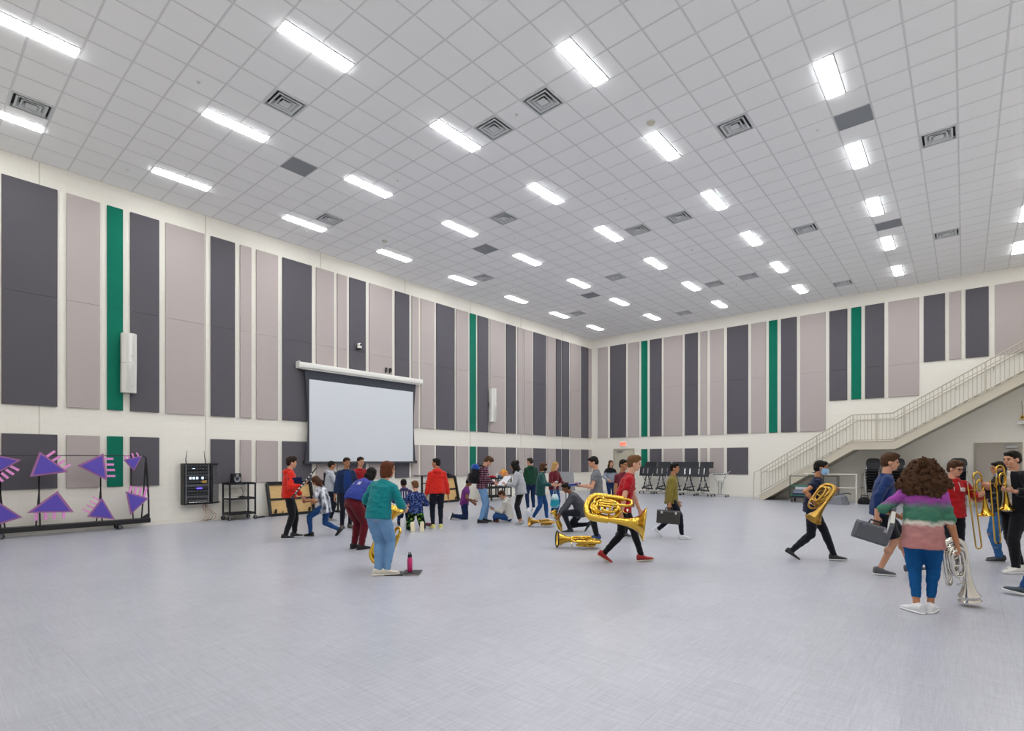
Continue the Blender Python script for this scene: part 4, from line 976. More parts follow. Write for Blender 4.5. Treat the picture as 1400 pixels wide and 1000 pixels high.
# wall rack of audio gear
rk = thing('equipment_rack', 'black wall-mounted equipment rack with glowing units and its door swung open', 'rack', (0.002, 2.9, .47))
W_, H_, D_ = .66, 1.08, .24
f = MB().box((.01, W_ / 2, H_ / 2), (.02, W_, H_))
f.box((D_ / 2, .012, H_ / 2), (D_, .024, H_)).box((D_ / 2, W_ - .012, H_ / 2), (D_, .024, H_)).box((D_ / 2, W_ / 2, .012), (D_, W_ - .048, .024)).box((D_ / 2, W_ / 2, H_ - .012), (D_, W_ - .048, .024))
obj('cabinet', f, BLK, rk)
obj('rack_rail', MB().box((D_ - .03, .06, H_ / 2), (.02, .03, H_ - .06)), GRM, rk); obj('rack_rail', MB().box((D_ - .03, W_ - .06, H_ / 2), (.02, .03, H_ - .06)), GRM, rk)
UM = mat('unit_face', '#26282d', rough=.4); U2 = mat('unit_face_grey', '#4a4c52', rough=.4)
lamp_b = mat('display_blue', '#5a4bff', rough=.3, emit=2.2); lamp_w = mat('display_white', '#cfe4ff', rough=.3, emit=1.6); lamp_g = mat('indicator_green', '#8fe08a', rough=.3, emit=1.5); lab = mat('yellow_label', '#b8903a', rough=.6)
zs = [.05, .16, .25, .3, .4, .46, .55, .65, .75, .8, .9, .98]; hs_ = [.1, .08, .04, .09, .05, .08, .09, .09, .04, .09, .07, .08]
for k, (z, h) in enumerate(zip(zs, hs_)):
    u = obj('rack_unit', MB().box((D_ - .1, W_ / 2, z + h / 2), (.17, W_ - .16, h - .008), bev=.004), U2 if k in (1, 5, 8) else UM, rk)
    xx = D_ - .012
    if k == 4: obj('display', MB().box((xx, W_ * .56, z + h / 2), (.006, .13, .035)), lamp_b, u)
    if k == 7:
        for j in range(4): obj('display', MB().box((xx, W_ * (.24 + .12 * j + (.08 if j == 3 else 0)), z + h / 2), (.006, .05, .06)), lamp_w, u)
    if k == 10: obj('display', MB().box((xx, W_ * .36, z + h / 2 + .01), (.006, .06, .02)), lamp_w, u); obj('indicator', MB().box((xx, W_ * .7, z + h / 2), (.006, .02, .014)), lamp_g, u)
    if k == 6: obj('sticker', MB().box((xx, W_ * .74, z + h / 2), (.004, .12, .06)), lab, u)
    if k not in (0, 4):
        kn = MB()
        for j in range(7): kn.lathe([(.012, 0), (.01, .016)], (xx - .004, W_ * (.18 + .105 * j), z + h * .5), (1, 0, 0), 8)
        obj('knobs', kn, GRM, u)['kind'] = 'stuff'
    if k == 0: obj('rack_handle', MB().tube([(xx, .12, .06), (xx + .03, .12, .06), (xx + .03, .12, .1), (xx + .03, W_ - .12, .1), (xx + .03, W_ - .12, .06), (xx, W_ - .12, .06), (xx + .03, W_ - .12, .06), (xx + .03, .12, .06)], .008, 6), CHR, u)
dr = obj('door', MB().add([], []), BLK, rk, loc=(D_, W_, 0), rot=(0, 0, math.radians(34)))
bpy.data.objects.remove(dr)
dfm = MB(); dw = .6
for a, b in (((0, .02, .02), (0, dw, .02)), ((0, .02, H_ - .02), (0, dw, H_ - .02)), ((0, .02, .02), (0, .02, H_ - .02)), ((0, dw, .02), (0, dw, H_ - .02))): dfm.bar(a, b, .035, .035)
dr = obj('door', dfm, BLK, rk, loc=(D_, W_, 0), rot=(0, 0, math.radians(42)))
obj('door_mesh', MB().box((0, dw / 2, H_ / 2), (.004, dw - .04, H_ - .06)), mat('smoked_mesh', '#75767b', rough=.4, alpha=.4), dr)
obj('door_latch', MB().box((.025, dw - .02, H_ / 2), (.02, .03, .12)), BPL, dr)
for y in (.09, .55): obj('antenna', MB().tube([(D_ - .1, y, H_), (D_ - .1, y - .015, H_ + .1), (D_ - .1, y + (.02 if y < .3 else -.04), H_ + .34)], [.012, .01, .004], 6), BPL, rk)
cb = mat('orange_cable', '#b07a5e', rough=.6)
for k in range(4): obj('hanging_cable', MB().tube([(.14 + .02 * k, .48 + .02 * k, .0), (.16, .5 + .05 * k, -.15), (.18, .62 + .06 * k, -.3), (.1, .52 + .09 * k, -.42), (.08, .45 + .05 * k, -.455)], .006, 6), cb if k != 2 else BPL, rk)

# media cart
mc = thing('media_cart', 'black three-shelf rolling cart beside the equipment rack', 'cart', (.32, 4.24, 0))
for z, nm in ((.17, 'shelf'), (.58, 'shelf'), (.99, 'shelf')):
    s_ = MB().box((0, 0, z), (.46, .68, .012)); 
    for a, b in (((-.23, -.34), (.23, -.34)), ((.23, -.34), (.23, .34)), ((.23, .34), (-.23, .34)), ((-.23, .34), (-.23, -.34))): s_.bar((a[0], a[1], z + .005), (b[0], b[1], z + .005), .012, .05)
    obj(nm, s_, BLK, mc)
for x in (-.225, .225):
    for y in (-.335, .335):
        obj('leg', MB().box((x, y, .57), (.035, .035, .88)), BLK, mc); caster(None, mc, x, y, .055)
t = thing('monitor_speaker', 'small black monitor speaker on top of the rolling cart', 'speaker', (.3, 4.16, 1.016))
obj('cabinet', MB().box((0, 0, .13), (.2, .22, .26), bev=.015), BPL, t); obj('cone', MB().lathe([(.085, 0), (.085, .008), (.06, .004), (.02, -.01), (.012, .006)], (.1, .0, .1), (1, 0, 0), 20), mat('cone_grey', '#8b8c90', rough=.4), t, True)
obj('tweeter', MB().lathe([(.035, 0), (.03, .008), (.012, .01)], (.1, .0, .205), (1, 0, 0), 14), mat('cone_grey', '#8b8c90'), t, True)
t = thing('gooseneck_microphone', 'thin black desk microphone on the middle shelf of the rolling cart', 'microphone', (.36, 4.3, .606))
obj('base', MB().box((0, 0, .02), (.1, .12, .04), bev=.012), BPL, t); obj('neck', MB().tube([(0, 0, .04), (.0, .03, .12), (.02, .0, .22), (.03, -.03, .26)], .006, 6), BPL, t); obj('capsule', MB().ball((.032, -.035, .27), (.014, .014, .025), 8, 6), BPL, t)
t = thing('paper_stack', 'thin stack of pale papers on the middle shelf of the rolling cart', 'papers', (.34, 4.02, .606))
obj('sheets', MB().box((0, 0, .008), (.22, .28, .016), (0, 0, .2)), mat('paper', '#d9d8d2', rough=.8), t)
t = thing('power_strip', 'black power strip and cable on the floor beyond the rolling cart', 'power strip', (.3, 4.82, 0))
obj('body', MB().box((0, 0, .02), (.06, .28, .04), (0, 0, .3), bev=.008), BPL, t); obj('cord', MB().tube([(-.03, .13, .02), (-.1, .25, .008), (-.05, .38, .008), (-.2, .45, .008), (-.28, .5, .01)], .007, 6), BPL, t)

# leaning stage risers
PLY = mat('plywood', '#c9a56c', rough=.6, var=.22, vscale=5, stretch=(1, 1, 6))
def riser(y0, y1, h, label):
    t = thing('stage_riser', label, 'stage platform', (0, y0, 0)); w = y1 - y0
    a = math.atan2(.24, h); R = Euler((0, -a, 0)).to_matrix(); o = V3((.3, 0, 0.03))
    up = R @ V3((0, 0, 1)); nx_ = R @ V3((1, 0, 0))
    def P(y, z, d=0): return o + V3((0, y, 0)) + up * z + nx_ * d
    for ya, za, yb, zb2 in ((0, 0, w, 0), (0, h, w, h), (0, 0, 0, h), (w, 0, w, h)): obj('frame_bar', MB().bar(P(ya, za), P(yb, zb2), .06, .1), BLK, t)
    obj('frame_bar', MB().bar(P(0, h / 2, -.01), P(w, h / 2, -.01), .045, .05), BLK, t)
    for z0_, z1_ in ((.05, h / 2 - .03), (h / 2 + .03, h - .05)):
        c = [P(.05, z0_, -.03), P(w - .05, z0_, -.03), P(w - .05, z1_, -.03), P(.05, z1_, -.03)]
        obj('plywood_panel', MB().prism(c, nx_ * -.009, nx_ * .009), PLY, t)
    for y in (.15, w - .15): obj('leg_socket', MB().bar(P(y, .06, .0), P(y, .16, .06), .05), BLK, t); obj('leg_clamp', MB().tube([P(y + .05, .02, .03), P(y + .16, .02, .06), P(y + .22, .1, .03)], .014, 6), BLK, t)
    return t
riser(5.12, 6.46, .95, 'black-framed plywood stage platform leaning on the wall behind the clarinet player')
riser(11.3, 12.6, .98, 'black-framed plywood stage platform leaning on the wall behind the red zip hoodie')
t = thing('small_black_radio', 'small black box sitting on top of the far leaning platform', 'radio', (.09, 12.28, 1.015)); obj('case', MB().box((0, 0, .05), (.09, .16, .1), bev=.012), BPL, t); obj('handle', MB().tube([(0, -.05, .1), (0, -.05, .15), (0, .0, .17)], .01, 6), BPL, t)

# black stands and carts along the wall
t = thing('keyboard_stand', 'thin black two-tier keyboard stand against the wall behind the kneeling pair', 'stand', (.55, 10.72, 0))
obj('top_tray', MB().box((0, .1, 1.07), (.34, 1.15, .03), bev=.006), BLK, t)
for y in (-.2, .5): obj('column', MB().box((.0, y, .54), (.05, .06, 1.05)), BLK, t); obj('foot', MB().box((.02, y, .03), (.5, .06, .05)), BLK, t)
for z in (.42, .78): obj('support_arm', MB().bar((.02, -.2, z), (.02, .5, z), .03), BLK, t)
t = thing('drum_hardware_cart', 'black folding hardware stand between the clarinet player and grey hoodie', 'stand', (.6, 6.85, 0))
for y in (-.25, .25): obj('upright', MB().box((0, y, .5), (.045, .06, 1.0)), BLK, t); obj('foot', MB().box((0, y, .03), (.5, .06, .06)), BLK, t)
obj('tray', MB().box((0, 0, .62), (.4, .56, .03)), BLK, t); obj('tray', MB().box((0, 0, 1.0), (.4, .6, .03)), BLK, t); obj('crossbar', MB().box((0, 0, .25), (.04, .5, .05)), BLK, t)
t = thing('amplifier_head', 'black amplifier box on the folding hardware stand', 'amplifier', (.6, 6.9, 1.016))
obj('case', MB().box((0, 0, .12), (.26, .45, .24), bev=.012), BPL, t); obj('panel', MB().box((.132, 0, .12), (.006, .4, .12)), mat('amp_face', '#4c565c', rough=.4), t); obj('handle', MB().tube([(0, -.1, .24), (0, -.07, .28), (0, .07, .28), (0, .1, .24)], .012, 6), BPL, t)
uc = thing('utility_cart', 'low black wire cart holding bright odds and ends by the wall', 'cart', (.85, 14.25, 0))
for z in (.14, .5, .88): obj('shelf', MB().box((0, 0, z), (.5, 1.25, .03)).bar((.25, -.62, z + .02), (.25, .62, z + .02), .02, .06).bar((-.25, -.62, z + .02), (-.25, .62, z + .02), .02, .06), BLK, uc)
for y in (-.61, -.2, .2, .61):
    for x in (-.24, .24): obj('leg', MB().box((x, y, .51), (.045, .045, .82)), BLK, uc)
for y in (-.55, .55):
    for x in (-.2, .2): caster(None, uc, x, y, .05)
def small(name, label, cat, loc, parts, rotz=0):
    t = thing(name, label, cat, loc, rotz)
    for nm, mb, m_, *sm in parts: obj(nm, mb, m_, t, bool(sm))
    return t
small('red_cloth', 'crumpled red cloth on the low black wire cart', 'cloth', (.95, 13.85, .914), [('cloth', MB().ball((0, 0, .05), (.12, .16, .055), 10, 6).ball((.02, .1, .04), (.08, .1, .05), 10, 6), cloth('red_rag', '#a02030'), 1)])
small('white_bottle', 'small white spray bottle on the low black wire cart', 'bottle', (.95, 14.12, .914), [('bottle_body', MB().lathe([(.035, 0), (.038, .02), (.038, .12), (.018, .16), (.018, .18)], n=14), WHT, 1), ('trigger', MB().box((.02, 0, .195), (.07, .02, .03)), mat('paper', '#d9d8d2'))])
small('orange_bag', 'orange and yellow cloth bag on the low black wire cart', 'bag', (.9, 14.62, .914), [('bag_body', MB().loft([ell((0, 0, z), V3((1, 0, 0)), V3((0, 1, 0)), a, b, 14) for z, a, b in ((0, .13, .2), (.1, .15, .24), (.24, .12, .2), (.33, .05, .1))]), bands('orange_yellow_cloth', [(0, '#c9a83a'), (.45, '#c98a3e'), (.6, '#cf7a4e'), (1, '#d09a3c')], (0, .35), .1), 1), ('bag_strap', MB().tube([(0, -.08, .31), (.0, -.05, .42), (0, .05, .42), (0, .08, .31)], .01, 6), cloth('orange_strap', '#b8863a'))])
small('blue_box', 'small blue and grey box on the low black wire cart', 'box', (.92, 14.35, .914), [('carton', MB().box((0, 0, .05), (.16, .14, .1), bev=.006), mat('slate_card', '#5a6f86', rough=.7)), ('lid', MB().box((0, 0, .105), (.168, .148, .02)), mat('pale_card', '#b9bec4', rough=.7))])

# purple triangle props on their rolling rack
pr = thing('prop_rack', 'long black rolling rack holding purple triangle props', 'rack', (0, 0, 0)); XK = .4
obj('base_beam', MB().box((XK, .25, .17), (.14, 3.72, .11), bev=.008), BLK, pr); obj('base_beam', MB().box((XK - .28, .25, .17), (.05, 3.72, .08)), BLK, pr)
for y in (-1.5, -.52, 1.5): obj('cross_member', MB().box((XK - .12, y, .14), (.36, .08, .05)), BLK, pr)
obj('top_rail', MB().tube([(XK, -1.55, 1.73), (XK, 1.98, 1.74)], .011, 6), BLK, pr)
obj('end_post', MB().tube([(XK, 1.96, 1.74), (XK, 2.03, 1.7), (XK, 2.05, 1.3), (XK, 2.08, .75), (XK, 2.09, .2)], [.014, .02, .026, .02, .02], 8), BLK, pr, True)
obj('end_post', MB().tube([(XK, 2.02, 1.6), (XK - .03, 1.99, .9), (XK - .06, 1.95, .2)], .016, 6), BLK, pr)
obj('gusset', MB().prism([(XK, 2.1, .22), (XK, 1.9, .22), (XK, 2.1, .36)], (-.02, 0, 0), (.02, 0, 0)), BLK, pr)
for ya, yb in ((.07, .02), (.07, .09), (1.14, 1.06), (1.14, 1.17), (1.73, 1.77), (-.53, -.53), (-.53, -.46)): obj('strut', MB().tube([(XK, ya, 1.72), (XK, ya, .95), (XK - .0, yb, .2)], .014, 6), BLK, pr)
for y in (-1.5, -.52, 1.5):
    for x in (XK + .02, XK - .26): caster(None, pr, x, y, .055)
TRI = {'T1': [(-0.218, 1.639), (-0.725, 1.776), (-0.671, 1.296)], 'T2': [(0.074, 1.822), (-0.086, 1.278), (0.553, 1.37)], 'T3': [(1.181, 1.791), (0.699, 1.511), (1.256, 1.158)], 'T4': [(1.56, 1.645), (1.939, 1.743), (1.769, 1.376)], 'T5': [(-0.196, 0.428), (-0.634, 0.847), (-0.693, 0.265)], 'T6': [(0.367, 0.96), (-0.132, 0.513), (0.648, 0.474)], 'T7': [(1.153, 0.772), (0.88, 0.353), (1.398, 0.249)], 'T8': [(1.61, 0.897), (2.074, 0.709), (1.701, 0.333)]}
BAR = {'T1': [[(-0.368, 1.5), (-0.254, 1.419)], [(-0.438, 1.429), (-0.333, 1.332)], [(-0.507, 1.359), (-0.417, 1.257)], [(-0.575, 1.301), (-0.498, 1.193)]], 'T2': [[(0.186, 1.706), (0.325, 1.832)], [(0.281, 1.619), (0.416, 1.72)], [(0.377, 1.536), (0.494, 1.632)], [(0.468, 1.442), (0.587, 1.542)]], 'T3': [[(1.213, 1.666), (1.369, 1.667)], [(1.224, 1.534), (1.38, 1.533)], [(1.241, 1.406), (1.398, 1.404)], [(1.256, 1.267), (1.405, 1.264)]], 'T4': [[(1.599, 1.651), (1.599, 1.741)], [(1.685, 1.678), (1.648, 1.749)], [(1.765, 1.701), (1.735, 1.796)], [(1.862, 1.729), (1.827, 1.817)]], 'T5': [], 'T6': [[(0.018, 0.509), (0.018, 0.341)], [(0.171, 0.502), (0.171, 0.346)], [(0.315, 0.491), (0.315, 0.346)], [(0.474, 0.484), (0.474, 0.348)]], 'T7': [[(1.113, 0.708), (0.99, 0.794)], [(1.053, 0.62), (0.934, 0.706)], [(1.001, 0.537), (0.876, 0.618)], [(0.938, 0.445), (0.8, 0.532)]], 'T8': [[(1.685, 0.88), (1.724, 1.021)], [(1.786, 0.848), (1.827, 1.006)], [(1.885, 0.802), (1.921, 0.981)], [(1.986, 0.769), (2.027, 0.977)]]}
TL = {'T1': 'purple triangle prop cut off by the frame, upper row of the rack', 'T2': 'large purple triangle prop with bars at upper right, second in the upper row', 'T3': 'purple triangle prop pointing sideways in front of the green panel', 'T4': 'smallest purple triangle prop, hanging at the end of the upper row', 'T5': 'purple triangle prop cut off by the frame, lower row of the rack', 'T6': 'wide purple triangle prop with pink bars hanging below its base', 'T7': 'upright purple triangle prop with thin bars on its sloping side, lower row', 'T8': 'purple triangle prop with pink bars on top, end of the lower row'}
TL['T2'] = 'large purple triangle prop with four bars on its slope, second in upper row'
PUR = mat('purple_panel', '#5846b0', rough=.55, var=.05, vscale=6); MAU = mat('mauve_edge', '#a2689a', rough=.6); PNK = mat('pink_bar', '#e592d2', rough=.55)
for k in TRI:
    p = [V3((0, y, z)) for y, z in TRI[k]]; c = sum(p, V3()) / 3
    t = thing('triangle_prop', TL[k], 'stage prop', (XK + .03, c.y, c.z), 0, 'purple triangle props on the rack')
    q = [v - c for v in p]
    obj('backing', MB().prism(q, (0, 0, 0), (.025, 0, 0)), MAU, t)
    inn = [v * .79 for v in q]; obj('face_panel', MB().prism(inn, (.02, 0, 0), (.036, 0, 0)), PUR, t)
    for a, b in BAR[k]:
        a, b = V3((.012, a[0], a[1])) - V3((0, c.y, c.z)), V3((.012, b[0], b[1])) - V3((0, c.y, c.z)); d = (b - a)
        pw = V3((1, 0, 0)).cross(d).normalized() * (.024 if k not in ('T4', 'T7') else .015); a0 = a - d * .12
        obj('pink_bar', MB().prism([a0 - pw, a0 + pw, b + pw, b - pw], (-.01, 0, 0), (.01, 0, 0)), PNK, t)
# ---------------------------------------------------------------- under the stairs and along the stair wall
GRW = mat('guard_rail_paint', '#d6d1c4', rough=.45)
g = thing('guard_rail', 'white pipe guard rail standing under the staircase', 'railing', (0, 0, 0))
for z in (1.1, .59): obj('rail', MB().tube([(10.75, 21.25, z), (12.48, 21.25, z), (12.48, YW - .01, z)], .024, 8), GRW, g, True)
for x, y in ((12.48, 21.25), (11.2, 21.25), (12.48, 22.6)): obj('post', MB().tube([(x, y, 0), (x, y, 1.1)], .026, 8), GRW, g, True); obj('foot_plate', MB().lathe([(.06, 0), (.06, .01), (.03, .02)], (x, y, 0), n=12), GRW, g)
fr = thing('steel_frame_cart', 'grey tubular frame cart behind the guard rail', 'cart', (11.45, 22.35, 0))
for y in (-.2, .2): obj('hoop', MB().tube([(-.27, y, .1), (-.27, y, 1.0), (.27, y, 1.0), (.27, y, .1)], .018, 8), GRM, fr, True)
for z in (.32, .68): obj('shelf', MB().box((0, 0, z), (.52, .4, .025)), mat('pale_shelf', '#a9a8a4', rough=.5), fr)
for x in (-.25, .25):
    for y in (-.18, .18): caster(None, fr, x, y, .045)
GRN = mat('green_tube', '#1d6b52', rough=.4)
gc = thing('green_wagon', 'green tubular wagon loaded with pale sheets, partly under the stairs', 'cart', (10.8, 20.95, 0))
obj('hoop', MB().tube([(-.42, -.28, .15), (-.42, -.28, 1.03), (.42, -.28, 1.03), (.42, -.28, .15)], .02, 8), mat('dark_green_tube', '#1c3a33', rough=.4), gc, True)
for z in (.28, .64): obj('side_rail', MB().tube([(-.42, -.28, z), (.42, -.28, z), (.42, .28, z), (-.42, .28, z)], .018, 8, closed=True), GRN, gc, True)
obj('deck', MB().box((0, 0, .2), (.86, .6, .04)), BPL, gc)
for x in (-.36, .36):
    for y in (-.24, .24): caster(None, gc, x, y, .07)
for k in range(3): small('sheet_bundle', ['upper pale bundle of sheets lying in the green wagon', 'middle bluish bundle of sheets lying in the green wagon', 'lowest dark bundle of sheets lying in the green wagon'][2 - k], 'papers', (10.78 + .05 * k, 20.93, .222 + .14 * k), [('sheets', MB().box((0, 0, .06), (.7, .5, .12), (.0, 0, .06 * k), bev=.01), mat(['navy_sheet', 'blue_grey_sheet', 'pale_sheet'][k], ['#26334a', '#7b8796', '#b9bcc2'][k], rough=.7)), ('tape_band', MB().box((0.1, 0, .06), (.04, .504, .124), (.0, 0, .06 * k)), BPL)])
small('grey_tarpaulin', 'dark grey tarpaulin heaped over a frame by the guard rail', 'cover', (11.7, 20.9, 0), [('cover_sheet', MB().loft([[(x, y, z + .012 * math.sin(9 * x + 5 * y)) for x, y, z in r] for r in ([(-.9, -.35, 0), (.45, -.4, 0), (.62, -.1, 0), (.6, .22, 0), (-.8, .22, 0)], [(-.8, -.26, .06), (.38, -.3, .26), (.52, -.08, .32), (.5, .18, .3), (-.7, .18, .08)], [(-.5, -.1, .08), (.3, -.12, .34), (.42, 0, .38), (.4, .1, .36), (-.4, .1, .12)])]), mat('grey_tarp', '#6f7078', rough=.8, var=.1)), ('frame_tube', MB().tube([(-.9, -.05, .12), (-.2, -.02, .22), (.55, 0, .42), (.66, 0, .38)], .02, 8), BPL)])
small('black_gear_bag', 'black gear bag slumped at the foot of the guard rail post', 'bag', (12.7, 21.55, 0), [('bag_body', MB().loft([ell((0, 0, z), V3((1, 0, 0)), V3((0, 1, 0)), a, b, 14) for z, a, b in ((0, .2, .26), (.06, .23, .3), (.16, .2, .27), (.24, .13, .2), (.27, .05, .1))]), cloth('black_nylon', '#18181b'), 1), ('bag_strap', MB().tube([(-.12, 0, .2), (-.1, .02, .33), (.1, .02, .33), (.12, 0, .2)], .014, 6), cloth('black_nylon', '#18181b'))])

# stacked black chairs
SHL = mat('chair_shell', '#1a1b20', rough=.5); SHB = mat('chair_seam', '#3c414d', rough=.5)
def chair_proto():
    t = thing('stacking_chair', 'x', 'chair', (0, 0, 0))
    s = MB(); rg = []
    for x, z, w in ((-.2, .47, .2), (-.1, .452, .225), (.1, .455, .23), (.2, .45, .22), (.235, .43, .2)): rg.append([(x, -w, z), (x, w, z), (x, w, z - .014), (x, -w, z - .014)])
    obj('seat', s.loft(rg), SHL, t)
    b = MB(); rg = []
    for z, x, w in ((.48, -.215, .2), (.58, -.235, .235), (.72, -.255, .24), (.82, -.265, .215), (.87, -.27, .16), (.885, -.272, .09)): rg.append([(x, -w, z), (x, -w * .5, z), (x - .008, 0, z), (x, w * .5, z), (x, w, z), (x - .016, w, z), (x - .024, 0, z), (x - .016, -w, z)])
    obj('backrest', b.loft(rg), SHL, t)
    for k, z in enumerate((.6, .7)): obj('back_slot', MB().box((-.236 - .02 * k, 0, z), (.008, .3, .03)), SHB, t)
    for y in (-.215, .215):
        obj('leg', MB().tube([(.2, y, .44), (.235, y * 1.08, .0)], .011, 6), CHR, t)
        obj('leg', MB().tube([(-.18, y, .46), (-.2, y, .4), (-.25, y * 1.08, .0)], .011, 6), CHR, t)
        obj('side_rail', MB().tube([(.2, y, .44), (-.18, y, .46), (-.24, y, .62)], .011, 6), CHR, t)
    return t
cp = chair_proto(); first = True
STK = [(12.9, 22.15, 'nearest the guard rail', 9), (13.62, 22.2, 'second from the guard rail', 9), (14.45, 22.2, 'third from the guard rail', 9), (15.36, 22.3, 'beside the grey door', 9)]
for x, y, lb, nn in STK:
    for k in range(nn):
        lab_ = 'black stacking chair, %s from the floor in the stack %s' % (ORD[k], lb)
        loc = (x + .004 * (k % 3), y - .055 * k + .2, .103 * k)
        if first: cp.location = loc; cp.rotation_euler = (0, 0, -PI / 2); cp['label'] = lab_; cp['group'] = 'stacked black chairs under the stairs'; first = False
        else: dup(cp, loc, -PI / 2, lab_, 'stacked black chairs under the stairs')

# folded flip-top tables on casters
TBK = mat('table_black', '#20242b', rough=.45)
def flip_cart(x, y, rz, label, bare=False):
    t = thing('folding_table' if not bare else 'bare_table_base', label, 'table' if not bare else 'table base', (x, y, 0), rz, None if bare else 'folded black tables by the stair wall')
    obj('base_bar', MB().box((0, 0, .1), (.62, .05, .04)), CHR, t)
    for s in (-1, 1):
        obj('foot_bar', MB().box((s * .3, 0, .1), (.05, .46, .04)), CHR, t)
        for yy in (-.2, .2): caster(None, t, s * .3, yy, .045)
    obj('column', MB().tube([(-.05, 0, .12), (-.05, 0, .72)], .026, 10), CHR, t, True); obj('column', MB().tube([(.05, 0, .12), (.05, 0, .72)], .026, 10), CHR, t, True)
    for s in (-1, 1): obj('strut', MB().tube([(s * .06, 0, .5), (s * .3, -.04, 1.0), (s * .34, -.06, 1.12)], .016, 8), CHR, t, True); obj('strut', MB().tube([(s * .05, .03, .3), (s * .2, .05, .9)], .014, 8), CHR, t, True)
    if bare:
        obj('crossbar', MB().tube([(-.44, -.03, 1.0), (-.3, -.02, 1.03), (.3, -.02, 1.03), (.46, -.03, 1.16)], .022, 8), CHR, t, True)
        obj('pivot_plate', MB().box((0, 0, 1.0), (.5, .16, .04), bev=.01), GRM, t)
    else:
        obj('table_top', MB().box((0, -.13, 1.1), (.66, .035, .46), (math.radians(-12), 0, 0), bev=.012), TBK, t)
        obj('table_top', MB().box((.12, .14, 1.42), (.62, .035, .28), (math.radians(-8), 0, 0), bev=.012), TBK, t, label='raised rear leaf')
        obj('hinge_bracket', MB().box((-.12, -.16, 1.12), (.05, .03, .26), (math.radians(-12), 0, 0)).box((.12, -.16, 1.12), (.05, .03, .26), (math.radians(-12), 0, 0)), CHR, t)
        for s in (-1, 1): obj('folded_leg', MB().tube([(s * .04, .02, .95), (s * .16, .04, .45), (s * .26, .02, .2)], .03, 6), TBK, t)
        obj('shelf_tray', MB().box((0, .02, .26), (.46, .34, .05), (0, .12, 0), bev=.01), TBK, t); obj('shelf_tray', MB().box((.05, .04, .38), (.4, .28, .04), (0, -.2, 0), bev=.01), TBK, t)
    return t
for k, (x, lb) in enumerate(((3.66, 'folded black table on casters, closest to the corner door'), (4.38, 'folded black table on casters, second from the corner door'), (5.1, 'folded black table on casters behind the olive sweatshirt'), (5.75, 'folded black table on casters, fourth from the corner door'), (6.42, 'folded black table on casters, beside the bare chrome base'))):
    flip_cart(x, 22.15, .0 + .06 * (k % 2), lb)
flip_cart(7.22, 22.05, .05, 'bare chrome table base on casters near the foot of the stairs', True)

# slanted wall fixture with a yellow tag
wf = thing('wall_fixture', 'white wedge-shaped wall fixture with a yellow tag above the grey door', 'wall fixture', (17.2, YW, 2.95))
obj('housing', MB().prism([(-.2, 0, -.12), (-.34, -.3, -.1), (-.3, -.32, 0.0), (-.1, 0, .22)], (0, 0, 0), (.55, 0, 0)), WHT, wf)
obj('under_plate', MB().box((.05, -.16, -.14), (.4, .26, .03)), mat('rust_brown', '#5a2f22', rough=.5), wf)
obj('tag', MB().box((-.2, -.33, .12), (.09, .02, .12), (0, .3, 0)), mat('yellow_tag', '#d3a512', rough=.5), wf); obj('hanging_wire', MB().tube([(-.2, -.32, .17), (-.2, -.2, .5), (-.2, -.01, .68)], .006, 6), BPL, wf)
obj('tag_mark', MB().box((-.2, -.342, .12), (.05, .006, .05), (0, .3, 0)), BPL, wf)

